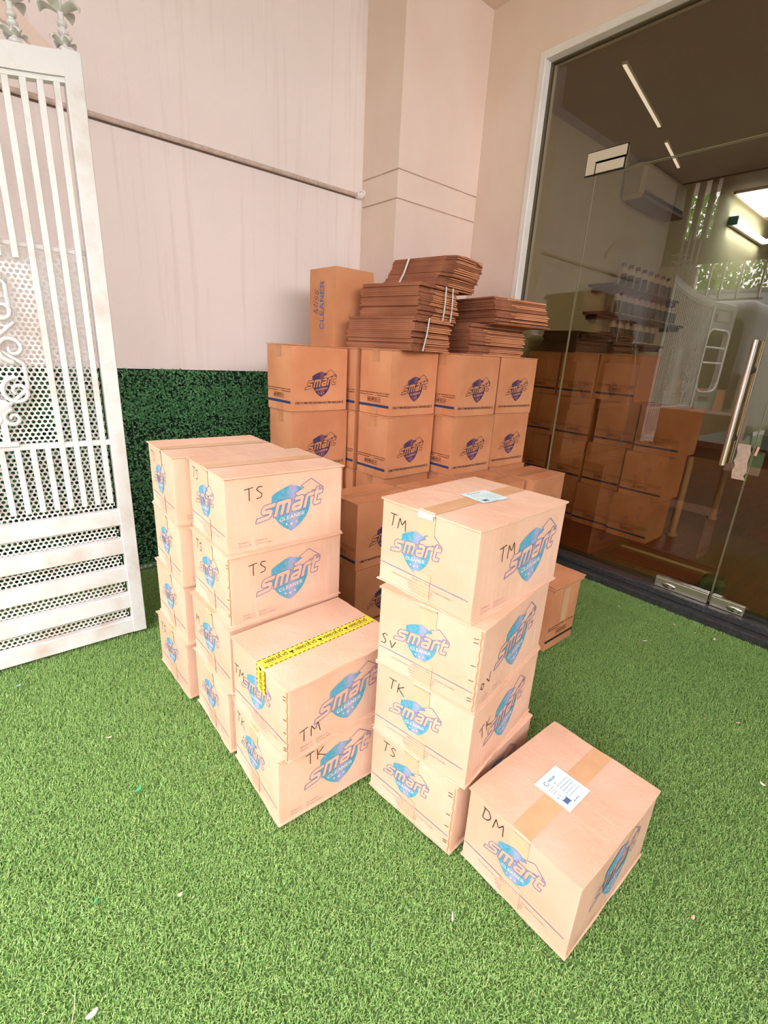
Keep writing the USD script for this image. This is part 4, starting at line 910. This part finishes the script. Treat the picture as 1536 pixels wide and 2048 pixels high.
# door in its own plane: x along the door from hinge to free edge
ang = math.radians(7)
def door_part(nm, m, mt): 
    q = tm(m).copy(); q.apply_transform(trimesh.transformations.rotation_matrix(ang, (0, 0, 1))); q.apply_translation((.04, -.50, 0)); obj(nm, q, mt, vn, smooth=30)
panel = rounded(0, .70, -.03, .03, .66, 2.10, .028)
win = m3.Manifold.batch_hull([m3.Manifold.cylinder(.3, r, r, 24).translate((0, 0, -.15)).rotate((90, 0, 0)).translate((x, 0, z)) for x, z, r in ((.19, 1.68, .10), (.51, 1.68, .10), (.22, 1.19, .13), (.48, 1.19, .13))])
panel = panel-win-rounded(.12, .58, -.08, -.018, 1.83, 2.02, .028)-rounded(.14, .56, -.08, -.020, .74, .94, .028)
door_part('rear_door', panel, M_VAN)
ring = win.scale((1.0, .13, 1.0)); big = win.translate((-.35, 0, -1.43)).scale((1.07, .14, 1.05)).translate((.35, 0, 1.43)).translate((0, -.024, 0)); door_part('window_rim', big-win, M_WHITE)
for z in (1.58, 1.40): door_part('window_bar', tm(cyl((.06, -.02, z), (.64, -.02, z), .012, 10)), M_WHITE)
door_part('badge_plate', rounded(.2, .5, -.032, -.022, 1.88, 1.96, .004), M_VAN); door_part('door_handle', rounded(.24, .46, -.045, -.025, .95, .99, .008), M_BLK); door_part('lower_plate', rounded(.17, .53, -.030, -.018, .765, .915, .005), mat('grey_plate', (150, 150, 146), .5))
for k, (x, y, z, sx, sy, sz, lab) in enumerate([(-2.48, 2.40, .636, .5, .42, .36, 'orange tan carton at the back of the van'), (-2.56, 2.98, .636, .5, .5, .5, 'tall tan carton on the far side of the van')]):
    t = thing('van_carton', lab, 'cardboard box', (x, y, z)); obj('body', board_box(sx, sy, sz-.004, 1200+k, 6, .001), M_K, t, smooth=40); obj('flap', flap(-sx/2, sx/2, -sy/2, -.001, sz-.0045, sz, 5+k), M_K, t); obj('flap', flap(-sx/2, sx/2, .001, sy/2, sz-.0045, sz, 6+k), M_K, t)
# block wall over the street and trees behind it
M_BLK2 = usdkit.material(stage, '/World/Looks/grey_block_wall', {'g': ('geometry', {}), 'm': ('mapping', {'rotation': (math.pi/2, 0, math.pi/2)}), 'b': ('brick_texture', {'scale': 1.6, 'color1': lin((150, 150, 146)), 'color2': lin((132, 134, 130)), 'mortar': lin((116, 116, 112)), 'mortar_size': .012}), 'p': ('principled_bsdf', {'roughness': .85})}, [('g.position', 'm.vector'), ('m.vector', 'b.vector'), ('b.color', 'p.base_color')], surface='p.BSDF')
obj('street_wall', cat_([bx(-9.3, -9.1, -14, 16, -.07, 3.1), bx(-9.34, -9.06, -14, 16, 3.1, 3.18)]), M_BLK2, label='grey block wall across the street', cat='wall')
M_TL = mat('tree_leaf', (72, 118, 42), .5, (150, 182, 72), 3., transl=.4, coord='world'); M_TR = mat('tree_bark', (92, 76, 60), .9)
for k, (x, y, h_, r_, lab) in enumerate([(-11.0, 6.3, 6.6, 2.2, 'leafy street tree behind the block wall, opposite the gate'), (-11.0, 1.4, 5.6, 1.9, 'leafy street tree behind the block wall, opposite the van'), (-11.5, 12.0, 7.0, 2.3, 'leafy street tree behind the block wall, farthest up the street')]):
    t = thing('street_tree', lab, 'tree', (x, y, -.065), 0, 'trees across the street'); r = np.random.default_rng(60+k)
    obj('trunk', tube([(0, 0, 0), (.05, .03, h_*.3), (-.04, .05, h_*.6)], [.18, .14, .09], 10), M_TR, t, smooth=True)
    for q in range(3):
        a = q*2.1+k; obj('branch', tube([(0, .03, h_*.38), (.5*math.cos(a), .5*math.sin(a), h_*.55), (1.1*math.cos(a), 1.1*math.sin(a), h_*.72)], [.08, .05, .025], 7), M_TR, t, smooth=True)
    n = 5000; d = r.normal(size=(n, 3)); d /= np.linalg.norm(d, axis=1, keepdims=True); c = d*(r.uniform(.15, 1, n)**.5)[:, None]*[r_, r_, h_*.36]*(.75+.5*meshkit.noise(d*2.3+k, k))[:, None]+[0, 0, h_*.68]
    u = r.normal(size=(n, 3)); u /= np.linalg.norm(u, axis=1, keepdims=True); w = np.cross(u, r.normal(size=(n, 3))); w /= np.linalg.norm(w, axis=1, keepdims=True); s = r.uniform(.07, .13, n)[:, None]
    v = np.stack([c-u*s, c+w*s*.5, c+u*s, c-w*s*.5], 1).reshape(-1, 3); i = np.arange(n)*4; f = np.vstack([np.stack([i, i+1, i+2], 1), np.stack([i, i+2, i+3], 1)])
    obj('crown', trimesh.Trimesh(v, f, process=False), M_TL, t, kind='stuff')

# ================================================================== small litter on the turf
def ground_at(px, py, z=.003):
    d = CR*(px-768)/F_PX-CU*(py-1024)/F_PX+CF; s = (z-CAM_H)/d[2]; return d[0]*s, d[1]*s
M_PET = mat('white_petal', (238, 230, 222), .6); M_BRL = mat('dry_leaf', (186, 132, 92), .7); M_GRB = mat('green_plastic_scrap', (70, 176, 120), .4); M_BLS = mat('blue_grey_scrap', (150, 176, 196), .5); M_PK = mat('pink_petal', (232, 190, 166), .6)
def scrap(name, label, cat, px, py, ln, w, m, rot, curl=.25):
    x, y = ground_at(px, py); t = np.linspace(-1, 1, 7); hw = w*np.sqrt(np.clip(1-t**2*.96, 0, 1)); zz = .0045+curl*ln*t**2
    A = np.stack([t*ln, -hw, zz+.001], 1); B = np.stack([t*ln, hw*.9, zz], 1); C = np.stack([t*ln, hw*0, zz+.0025], 1)
    v = np.vstack([A, C, B, A-[0, 0, .0012], C-[0, 0, .0012], B-[0, 0, .0012]]); f = []
    for i in range(6):
        for a, b in ((0, 1), (1, 2)): f += [(a*7+i, a*7+i+1, b*7+i+1), (a*7+i, b*7+i+1, b*7+i), ((a+3)*7+i, (b+3)*7+i+1, (a+3)*7+i+1), ((a+3)*7+i, (b+3)*7+i, (b+3)*7+i+1)]
        for a, b in ((0, 3), (5, 2)): f += [(a*7+i, b*7+i+1, a*7+i+1), (a*7+i, b*7+i, b*7+i+1)]
    mm = trimesh.Trimesh(v, f, process=False); mm.apply_transform(trimesh.transformations.rotation_matrix(rot, (0, 0, 1))); mm.apply_translation((x, y, 0)); obj(name, mm, m, label=label, cat=cat, smooth=True, group='litter on the turf')
for a in [('petal', 'white petal on the turf in front of the open carton by the glass', 'petal', 1289, 1282, .010, .005, M_PET, -.6), ('dry_leaf', 'small brown leaf beside the white petal near the glass', 'leaf', 1279, 1290, .013, .004, M_BRL, .3),
          ('petal', 'largest white petal on the turf close to the steel patch locks', 'petal', 1428, 1280, .013, .006, M_PET, .2), ('petal', 'cream petal at the turf edge below the patch locks', 'petal', 1390, 1267, .008, .004, M_PK, .4), ('petal', 'cream petal at the turf edge left of the patch locks', 'petal', 1349, 1250, .008, .005, M_PK, 1.0),
          ('petal', 'tiny white petal by the threshold, nearest the cartons', 'petal', 1238, 1214, .006, .004, M_PET, .9), ('petal', 'cream petal on the shaded turf at the right edge, upper one', 'petal', 1475, 1446, .008, .004, M_PK, -.7), ('petal', 'pale petal at the far right edge of the turf', 'petal', 1525, 1569, .008, .004, M_PET, 1.2),
          ('petal', 'pink petal on the turf right of the DM carton', 'petal', 1385, 1836, .007, .004, M_PK, 0), ('plastic_stick', 'white plastic sliver on the turf left of the DM carton', 'plastic scrap', 905, 1836, .011, .0022, M_PET, .75), ('plastic_scrap', 'pair of green scraps in the middle of the left turf', 'plastic scrap', 276, 1580, .012, .006, M_GRB, .5),
          ('plastic_scrap', 'green scrap on the turf beside the left carton tower', 'plastic scrap', 374, 1358, .009, .005, M_GRB, 1.4), ('plastic_scrap', 'green scrap on the lower left turf', 'plastic scrap', 191, 1804, .008, .003, M_GRB, 1.0), ('plastic_scrap', 'blue grey scrap on the turf below the gate', 'plastic scrap', 37, 1372, .010, .004, M_BLS, .4),
          ('petal', 'white petal at the bottom edge of the picture', 'petal', 184, 2029, .011, .006, M_PET, .2), ('petal', 'pale petal left of the carton stacks', 'petal', 219, 1475, .008, .005, M_PK, -.2), ('petal', 'pink petal on the turf below the front left stack', 'petal', 360, 1790, .006, .005, M_PK, .2)]: scrap(*a)
x0, y0 = ground_at(151, 1985); x1, y1 = ground_at(142, 2060)
obj('straw', tube([(x0, y0, .006), ((x0+x1)/2+.002, (y0+y1)/2, .008), (x1, y1, .006)], .0009, 5), M_PK, label='thin straw lying on the turf at the bottom left', cat='straw')
